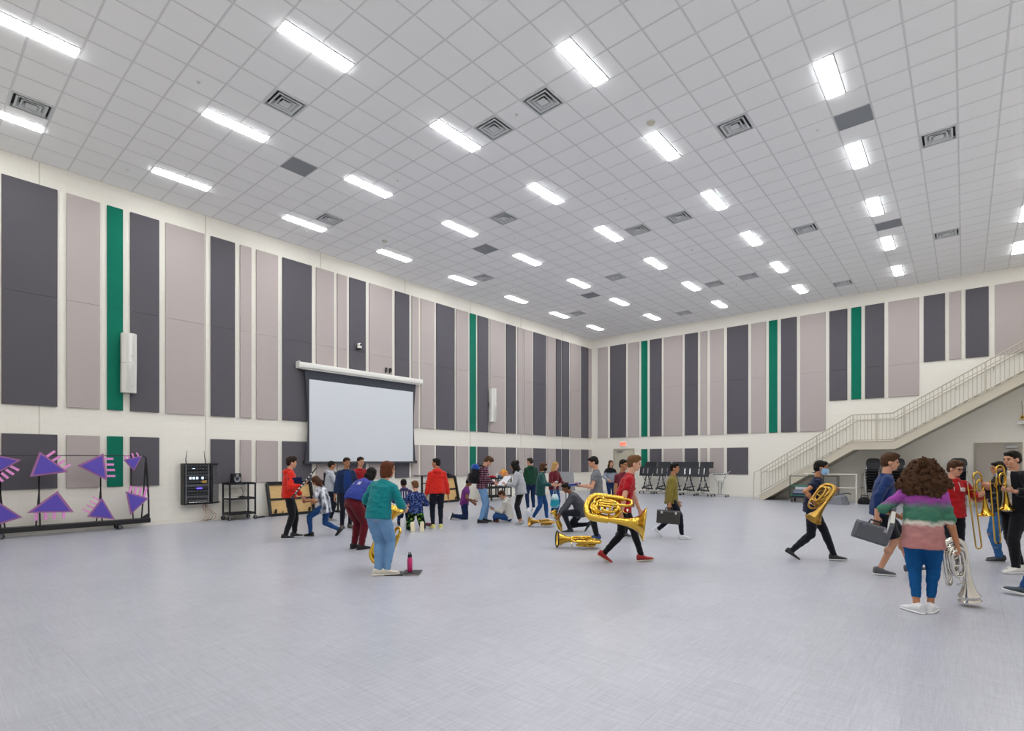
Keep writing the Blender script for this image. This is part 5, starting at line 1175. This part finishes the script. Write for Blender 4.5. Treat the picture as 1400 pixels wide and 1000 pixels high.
# ---------------------------------------------------------------- instruments
BRS = mat('brass', '#d9b24a', rough=.2, metal=1, var=.05, vscale=6); BRD = mat('aged_brass', '#b58f45', rough=.3, metal=1); SLV = mat('silver_plate', '#d6d2cb', rough=.17, metal=1)
def orient(o, loc, zd, xd):
    z = V3(zd).normalized(); x = V3(xd); x = (x - z * x.dot(z)).normalized(); y = z.cross(x)
    o.matrix_world = Matrix.Translation(V3(loc)) @ Matrix((x, y, z)).transposed().to_4x4()
def arc(c, r, a0, a1, n, ax=(1, 0), y=0, ry=None):
    return [(c[0] + r * math.cos(math.radians(a0 + (a1 - a0) * k / n)), y, c[1] + (ry or r) * math.sin(math.radians(a0 + (a1 - a0) * k / n))) for k in range(n + 1)]
def horn(name, label, cat, S, m, bell=1.0, rim=None, group=None, w=1.25):
    """upright valved brass: bell along +z, bottom bow at z=0, height S"""
    t = thing(name, label, cat, (0, 0, 0), 0, group)
    k = S; bx = .13 * w
    prof = [(.04, .38), (.047, .5), (.056, .62), (.072, .74), (.1, .84), (.145, .92), (.19 * bell, .97), (.215 * bell, 1.0)]
    pr2 = [(r * k, z * k) for r, z in prof] + [(.212 * bell * k, 1.004 * k)] + [((r - .006) * k, z * k) for r, z in prof[::-1][1:]]
    obj('bell', MB().lathe(pr2, (bx * k, 0, 0), n=28, cap=False), m, t, True)
    obj('bell_rim', MB().tube([(bx * k + .215 * bell * k * math.cos(a), .215 * bell * k * math.sin(a), 1.0 * k) for a in [2 * PI * j / 28 for j in range(28)]], .008 * k if rim is None else .016 * k, 6, closed=True), m if rim is None else rim, t, True)
    P = [(bx * k, 0, .42 * k)] + [(x * k, y, z * k) for x, y, z in arc((0, .17), bx, 0, -180, 10, ry=.14)] + [(-bx * k, 0, .5 * k), (-bx * .96 * k, 0, .62 * k)]
    n = len(P); obj('bottom_bow', MB().tube(P, [(.046 + (.032 - .046) * j / n) * w ** .5 * k for j in range(n)], 12), m, t, True)
    P = [(-bx * .96 * k, 0, .6 * k)] + [(x * k, .0 - .015 * k * j, z * k) for j, (x, y, z) in enumerate(arc((-bx * .55, .66), bx * .42, 180, 0, 6))] + [(-.015 * k, -.09 * k, .4 * k), (-.015 * k, -.09 * k, .28 * k)]
    obj('top_bow', MB().tube(P, .024 * k, 10), m, t, True)
    for j, (cx_, cz, rx, rz_, yy) in enumerate(((.0, .33, .085 * w, .2, .055), (.01, .36, .07 * w, .16, -.06), (-.01, .28, .1 * w, .13, .08), (.02, .42, .06 * w, .13, -.085), (-.02, .24, .085 * w, .1, -.03), (0, .4, .1 * w, .17, .02), (.03, .3, .05 * w, .19, -.045), (-.03, .38, .07 * w, .2, .1), (0, .35, .11 * w, .22, 0.035))):
        pts = []
        for a in range(20):
            th = 2 * PI * a / 20; pts.append(((cx_ + rx * (abs(math.cos(th)) ** .6) * (1 if math.cos(th) > 0 else -1)) * k, yy * k, (cz + rz_ * (abs(math.sin(th)) ** .8) * (1 if math.sin(th) > 0 else -1)) * k))
        obj('tubing', MB().tube(pts, .0155 * k * w ** .5, 8, closed=True), m, t, True)
    for j in range(3):
        x = (-.05 + .045 * j) * k
        v = obj('valve', MB().lathe([(.016 * k, .24 * k), (.019 * k, .25 * k), (.019 * k, .44 * k), (.016 * k, .45 * k), (.006 * k, .45 * k), (.006 * k, .48 * k)], (x, -.1 * k, 0), n=12), m, t, True)
        obj('valve_button', MB().lathe([(.013 * k, .48 * k), (.013 * k, .487 * k)], (x, -.1 * k, 0), n=10), SLV, v, True)
    obj('leadpipe', MB().tube([(-.02 * k, -.1 * k, .42 * k), (.05 * k, -.09 * k, .56 * k), (.06 * k, -.02 * k, .66 * k), (.02 * k, .07 * k, .69 * k), (-.04 * k, .1 * k, .69 * k)], .008 * k, 8), m, t, True)
    obj('mouthpiece', MB().lathe([(.007 * k, 0), (.01 * k, .03 * k), (.02 * k, .045 * k), (.02 * k, .052 * k)], (-.04 * k, .1 * k, .69 * k), (-1, .3, 0), 12), SLV, t, True)
    return t
def trombone(name, label, m):
    """bell and slide both along -z, tuning bow at top z=0; slide side at -x"""
    t = thing(name, label, 'trombone', (0, 0, 0), 0, 'trombones')
    prof = [(.011, 0), (.013, .15), (.017, .28), (.024, .38), (.036, .46), (.058, .52), (.085, .555), (.108, .572)]
    pr2 = [(r, -z) for r, z in prof] + [(r - .003, -z - .001) for r, z in prof[::-1]]
    obj('bell', MB().lathe(pr2, (.06, 0, 0), n=26, cap=False), m, t, True)
    obj('bell_rim', MB().tube([(.06 + .108 * math.cos(a), .108 * math.sin(a), -.572) for a in [2 * PI * j / 26 for j in range(26)]], .004, 6, closed=True), m, t, True)
    obj('tuning_bow', MB().tube([(.06, 0, 0)] + [(x, 0, z) for x, y, z in arc((0, .0), .06, 0, 180, 10, ry=.075)] + [(-.06, 0, -.2)], .012, 10), m, t, True)
    obj('tuning_ferrule', MB().tube([(-.06, 0, -.03), (-.06, 0, -.09)], .015, 10), SLV, t, True)
    for z in (-.06, -.3): obj('brace', MB().tube([(-.06, 0, z), (.06, 0, z)], .006, 6), m, t)
    obj('gooseneck', MB().tube([(-.06, 0, -.2), (-.065, .02, -.24), (-.075, .03, -.2)], .011, 8), m, t, True)
    for dx in (-.13, -.045): obj('slide_tube', MB().tube([(dx, .03, -.12), (dx, .03, -1.02)], .0095, 8), m, t, True)
    obj('slide_bow', MB().tube([(-.13, .03, -1.02)] + [(x, .03, z) for x, y, z in arc((-.0875, -1.02), .0425, 180, 360, 8)], .01, 8), m, t, True)
    for z in (-.18, -.32): obj('slide_brace', MB().tube([(-.13, .03, z), (-.045, .03, z)], .007, 6), SLV, t)
    obj('valve_coil', MB().tube([(.0 + .05 * math.cos(a), -.03, -.12 + .09 * math.sin(a)) for a in [2 * PI * j / 16 for j in range(16)]], .01, 8, closed=True), m, t, True)
    obj('mouthpiece', MB().lathe([(.006, 0), (.009, .04), (.013, .055), (.013, .06)], (-.13, .03, -.12), (0, 0, 1), 12), SLV, t, True)
    return t
RT_ = V3((.76, .65, 0)); AW = V3((-.65, .76, 0)); UP = V3((0, 0, 1))
# striding student's tuba, bell forward
t = horn('tuba', 'large brass tuba carried low by the striding red tee', 'tuba', .93, BRS, 1.28, w=1.75)
orient(t, V3((11.03, 5.06, .93)), RT_ * .93 - UP * .1 - AW * .28, UP * -.75 - AW * .6 - RT_ * .15)
# horn stood in front of the teal sweatshirt
t = horn('baritone_horn', 'gold horn standing on the floor in front of the teal sweatshirt', 'brass horn', .88, BRS, .95)
orient(t, V3((8.75, 2.78, .06)), UP * .86 + RT_ * .42, RT_ * -.9 + UP * .4 + AW * .3)
t = horn('baritone_horn', 'gold horn with a black bell guard lying flat on the floor', 'brass horn', .8, BRS, .85, RUB)
orient(t, V3((10.42, 6.55, .125)), RT_ * -.97 - AW * .1 + UP * .05, AW * .8 - UP * .0)
t = horn('baritone_horn', 'brass horn held upright by the crouching charcoal jacket', 'brass horn', .5, BRS, .8)
orient(t, V3((8.66, 7.8, .02)), UP * .92 - RT_ * .35, AW)
t = horn('baritone_horn', 'brass horn lying on the floor beyond the black face mask', 'brass horn', .62, BRD, .9)
orient(t, V3((7.88, 8.6, .115)), RT_ * -.95 - AW * .25 + UP * .02, AW)
t = horn('baritone_horn', 'dull brass horn clutched by the student in the blue face mask', 'brass horn', .66, BRD, .85)
orient(t, wp('blue_mask', (.12, -.2, .74)), RT_ * -.62 - UP * .75 - AW * .1, AW * -.6 + RT_ * .5)
t = horn('silver_baritone', 'silver baritone horn hanging bell down beside the tie-dye tee', 'brass horn', .72, SLV, .66)
orient(t, V3((15.43, 5.72, .76)), UP * -.985 + RT_ * .12, RT_)
t = trombone('trombone', 'gold trombone held upright by the red hoodie with glasses', BRS); orient(t, V3((15.68, 8.45, 1.38)), UP * .98 - RT_ * .13, RT_)
t = trombone('trombone', 'gold trombone in front of the white striped shirt, slide pointing down', BRS); orient(t, V3((15.93, 8.52, 1.48)), UP * .99 - RT_ * .08, RT_)

# clarinet and folder
P_ = PEOPLE['clarinet']
cl = thing('clarinet', 'black clarinet with silver keys held by the red hoodie at the near end', 'clarinet', (0, 0, 0))
obj('body_tube', MB().lathe([(.019, 0), (.019, .12), (.017, .5), (.014, .62)], n=12), BPL, cl, True); obj('bell', MB().lathe([(.014, 0), (.018, -.05), (.03, -.1), (.033, -.11)], n=14), BPL, cl, True)
for k in range(7): obj('key', MB().box((.02, 0, .06 + .075 * k), (.012, .026, .04), bev=.003), CHR, cl)
for z in (.0, .2, .42): obj('ring', MB().lathe([(.022, z), (.022, z + .02)], n=12), CHR, cl, True)
obj('mouthpiece', MB().lathe([(.012, .62), (.012, .66), (.005, .71)], n=10), BPL, cl, True)
orient(cl, wp('clarinet', (.04, -.2, .545)), wp('clarinet', (.27, -.17, .83)) - wp('clarinet', (.04, -.2, .545)), AW * -1)
small('folder', 'black and navy ring folder tucked under the clarinet player\'s arm', 'folder', wp('clarinet', (.05, -.135, .65)), [('cover', MB().box((0, -.012, .06), (.27, .012, .18), (0, -.08, 0), bev=.004), cloth('navy_vinyl', '#1a2144')), ('cover', MB().box((0, .012, .06), (.27, .012, .18), (0, -.08, 0), bev=.004), BPL), ('pages', MB().box((0, 0, .06), (.25, .014, .16), (0, -.08, 0)), mat('paper', '#d9d8d2'))], P_.rz)
# grey hoodie's bass clarinet
t = thing('bass_clarinet', 'dark bass clarinet leaning between the grey hoodie and navy jacket', 'clarinet', (0, 0, 0))
obj('body_tube', MB().lathe([(.02, 0), (.02, .75), (.017, .9)], n=12), mat('dark_wood', '#241a18', rough=.4), t, True); obj('neck', MB().tube([(0, 0, .9), (.02, 0, .98), (.09, 0, 1.02), (.14, 0, .99)], .01, 8), CHR, t, True); obj('bell', MB().tube([(0, 0, 0), (.02, 0, -.06), (.09, 0, -.07), (.12, 0, .02), (.13, 0, .08)], [.02, .022, .028, .04, .06], 12), CHR, t, True)
for k in range(7): obj('key', MB().box((.022, 0, .1 + .1 * k), (.01, .02, .06), bev=.003), CHR, t)
orient(t, wp('grey_hoodie', (.17, -.02, .075)), wp('grey_hoodie', (.2, -.01, .6)) - wp('grey_hoodie', (.17, -.02, .075)), RT_)
# backpack
P_ = PEOPLE['plaid']; s_ = P_.H
bp_ = thing('backpack', 'black and blue backpack worn by the plaid shirt', 'backpack', P_.loc, P_.rz)
c = P_.waist + P_.u1 * .06 * s_ - P_.f1 * .135 * s_; Mx = Matrix((P_.f1, P_.s1, P_.u1)).transposed()
def bk(v): return c + Mx @ V3(v)
sg_ = lambda v, p: abs(v) ** p * (1 if v > 0 else -1)
def ring2(z, a, b): return [bk((a * sg_(math.cos(2 * PI * k / 20), .55), b * sg_(math.sin(2 * PI * k / 20), .55), z)) for k in range(20)]
obj('main_compartment', MB().loft([ring2(-.25, .07, .13), ring2(-.22, .1, .16), ring2(0, .11, .17), ring2(.14, .1, .16)]), cloth('black_nylon', '#18181b'), bp_, True)
obj('top_flap', MB().loft([ring2(.13, .102, .163), ring2(.2, .092, .15), ring2(.25, .06, .11), ring2(.265, .02, .05)]), cloth('royal_nylon', '#16408f'), bp_, True, label='royal blue top')
obj('front_pocket', MB().box(bk((-.11, 0, -.1)), (.08, .24, .22), Mx, bev=.03), cloth('black_nylon', '#18181b'), bp_); obj('patch', MB().box(bk((-.153, .02, -.06)), (.006, .05, .07), Mx), mat('grey_patch', '#8b8b90', rough=.7), bp_)
for sd in (1, -1): obj('strap', MB().tube([bk((.08, .08 * sd, .22)), bk((.14, .1 * sd, .25)), bk((.27, .11 * sd, .2)), bk((.33, .12 * sd, .05)), bk((.26, .15 * sd, -.12)), bk((.1, .14 * sd, -.2))], .02, 6), cloth('black_nylon', '#18181b'), bp_)
obj('grab_loop', MB().tube([bk((.05, -.03, .25)), bk((.05, -.02, .3)), bk((.05, .02, .3)), bk((.05, .03, .25))], .008, 6), cloth('black_nylon', '#18181b'), bp_)
# hand-held books, folders, cases
def slab(name, label, cat, loc, rz, dims, m, tilt=(0, 0, 0), page=None):
    t = thing(name, label, cat, loc, rz); R = Euler(tilt).to_matrix()
    obj('cover', MB().box((0, 0, dims[2] / 2), (dims[0], dims[1], dims[2] * .2), R, bev=.002), m, t)
    obj('cover', MB().box(R @ V3((0, 0, -dims[2] * .8)) + V3((0, 0, dims[2] / 2)), (dims[0], dims[1], dims[2] * .2), R, bev=.002), m, t)
    obj('pages', MB().box(R @ V3((0, 0, -dims[2] * .4)) + V3((0, 0, dims[2] / 2)), (dims[0] * .96, dims[1] * .96, dims[2] * .6), R), page or mat('paper', '#d9d8d2'), t)
    return t
slab('book', 'blue book held open-handed by the grey tee', 'book', wp('book_holder', (.26, .0, .645)), PEOPLE['book_holder'].rz, (.25, .22, .045), mat('blue_cover', '#2c4a9e', rough=.5), (0, .12, 0), mat('dark_blue_block', '#1b2c60', rough=.6))
slab('phone', 'dark phone in the hands of the plaid shirt', 'phone', wp('plaid', (.25, .0, .6)), PEOPLE['plaid'].rz, (.16, .09, .014), mat('slate_case', '#3c4c66', rough=.4), (0, -.6, 0), BPL)
slab('tablet', 'small dark tablet in the lap of the white hoodie', 'tablet', wp('floor_sitter', (.24, .0, .24)), PEOPLE['floor_sitter'].rz, (.15, .1, .012), mat('slate_case', '#3c4c66', rough=.4), (0, -.5, 0), BPL)
slab('grey_notebook', 'pale notebook held by the student in the black face mask', 'notebook', wp('black_mask', (.27, .0, .66)), PEOPLE['black_mask'].rz, (.06, .3, .02), mat('pale_card', '#b9bec4', rough=.7), (0, .4, 0))
slab('dark_binder', 'dark grey binder held under the arm of the tie-dye tee', 'binder', wp('tie_dye', (.04, .165, .545)), PEOPLE['tie_dye'].rz + .2, (.3, .04, .24), mat('graphite_vinyl', '#4a4b50', rough=.5), (0.15, .5, 0))
slab('white_binder', 'open white and black binder held by the student in the headscarf', 'binder', wp('leggings', (.25, .0, .66)), PEOPLE['leggings'].rz + .8, (.34, .3, .03), mat('white_cover', '#d8d8de', rough=.5), (0, .75, 0), BPL)
def case(name, label, loc, rz, L_, H_, W_, m, tilt=0):
    t = thing(name, label, 'case', loc, rz); R = Euler((0, tilt, 0)).to_matrix()
    obj('shell', MB().box(R @ V3((0, 0, -H_ / 2 - .05)), (L_, W_, H_), R, bev=.025), m, t)
    obj('seam_trim', MB().box(R @ V3((0, 0, -H_ / 2 - .05)), (L_ + .004, .012, H_ + .004), R, bev=.02), GRM, t)
    obj('handle', MB().tube([R @ V3((-.07, 0, -.05)), R @ V3((-.06, 0, .0)), R @ V3((.06, 0, .0)), R @ V3((.07, 0, -.05))], .012, 8), BPL, t, True)
    for x in (-.3, .3): obj('latch', MB().box(R @ V3((x * L_, -W_ / 2 - .004, -.09)), (.04, .012, .05), R), CHR, t)
    return t
P_ = PEOPLE['olive']; case('instrument_case', 'dark brown instrument case carried by the olive sweatshirt', wp('olive', (-.035, -.19, .405)), P_.rz, .46, .27, .16, mat('dark_case', '#35302f', rough=.6), .06)
P_ = PEOPLE['navy_polo']; case('instrument_case', 'grey instrument case carried by the navy long-sleeved top', wp('navy_polo', (-.07, -.19, .44)), P_.rz, .43, .25, .16, mat('grey_case', '#55575d', rough=.55), .3)
small('teal_bag', 'teal and white plastic bag hanging near the blonde student', 'bag', wp('blonde', (.14, -.14, .18)), [('bag_body', MB().loft([ell((0, 0, z), V3((1, 0, 0)), V3((0, 1, 0)), a, b, 14) for z, a, b in ((0, .07, .1), (.06, .11, .16), (.24, .1, .15), (.38, .04, .1))]), bands('teal_white_bag', [(0, '#bcd3da'), (.4, '#2a93a6'), (.7, '#1f8699'), (1, '#cfdde0')], (0, .4), .15), 1), ('bag_handle', MB().tube([(0, -.07, .37), (0, -.03, .58), (0, .03, .58), (0, .07, .37)], .006, 6), mat('paper', '#d9d8d2'))])
# bottle and open folder on the floor
bt = thing('water_bottle', 'pink water bottle with black cap on the floor beside the teal sweatshirt', 'bottle', (9.45, 2.88, .03))
obj('bottle_body', MB().lathe([(.034, 0), (.037, .006), (.037, .17), (.033, .19), (.026, .2)], n=20), mat('pink_enamel', '#c8246a', rough=.35, coat=.4), bt, True)
obj('cap', MB().lathe([(.03, .2), (.031, .205), (.031, .235), (.024, .242)], n=18), BPL, bt, True); obj('carry_loop', MB().tube([(-.026, 0, .235), (-.022, 0, .265), (.022, 0, .265), (.026, 0, .235)], .007, 6), BPL, bt, True)
fo = thing('open_folder', 'open black ring folder lying on the floor under the pink bottle', 'folder', (9.42, 2.8, 0), .71)
obj('cover', MB().box((-.13, 0, .006), (.25, .3, .006), bev=.002), BPL, fo); obj('cover', MB().box((.12, 0, .022), (.24, .3, .006), (0, .0, 0), bev=.002), BPL, fo)
obj('pages', MB().box((.12, 0, .011), (.22, .28, .014)), mat('paper', '#d9d8d2'), fo); obj('spine', MB().box((-.005, 0, .014), (.02, .3, .026), bev=.004), mat('graphite_vinyl', '#4a4b50'), fo)
for y in (-.09, 0, .09): obj('ring', MB().tube([(-.03, y, .012), (-.02, y, .04), (.01, y, .04), (.02, y, .026)], .003, 6), CHR, fo)
small('maroon_cloth', 'small maroon cloth on the floor between the kneeling students', 'cloth', (5.32, 6.72, 0), [('cloth_fold', MB().ball((0, 0, .035), (.16, .1, .035), 10, 6).ball((.12, .05, .03), (.1, .07, .03), 10, 6), cloth('maroon_rag', '#5f2430'), 1), ('hem_band', MB().tube([(-.14, -.06, .02), (0, -.1, .02), (.14, -.05, .02)], .012, 6), BPL)])
# music stands
def music_stand(loc, rz, label, m, w, h, z, sheet=False):
    t = thing('music_stand', label, 'music stand', loc, rz)
    R = Euler((math.radians(-25), 0, 0)).to_matrix()
    obj('desk', MB().box((0, 0, z), (w, .006, h), R, bev=.002), m, t); obj('lip', MB().box(V3((0, 0, z)) + R @ V3((0, -.03, -h / 2)), (w, .06, .006), R), m, t)
    obj('pole', MB().tube([(0, .02, .1), (0, .02, z)], .012, 8), CHR if sheet else BPL, t, True)
    for a in (90, 210, 330): obj('leg', MB().tube([(0, .02, .18), (.27 * math.cos(math.radians(a)), .02 + .27 * math.sin(math.radians(a)), .012)], .011, 6), CHR if sheet else BPL, t)
    if sheet: obj('sheet_music', MB().box(V3((0, 0, z)) + R @ V3((-.02, -.006, .0)), (w * .6, .004, h * .86), R), mat('paper', '#d9d8d2'), t)
    return t
music_stand((5.35, 9.75, 0), 2.28, 'chrome music stand with black desk behind the floor sitter', BPL, .5, .33, 1.12, True)
music_stand((6.35, 11.3, 0), .8, 'broad grey music stand desk tilted behind the crouching student', mat('grey_desk', '#77777a', rough=.6), .5, .62, 1.0)
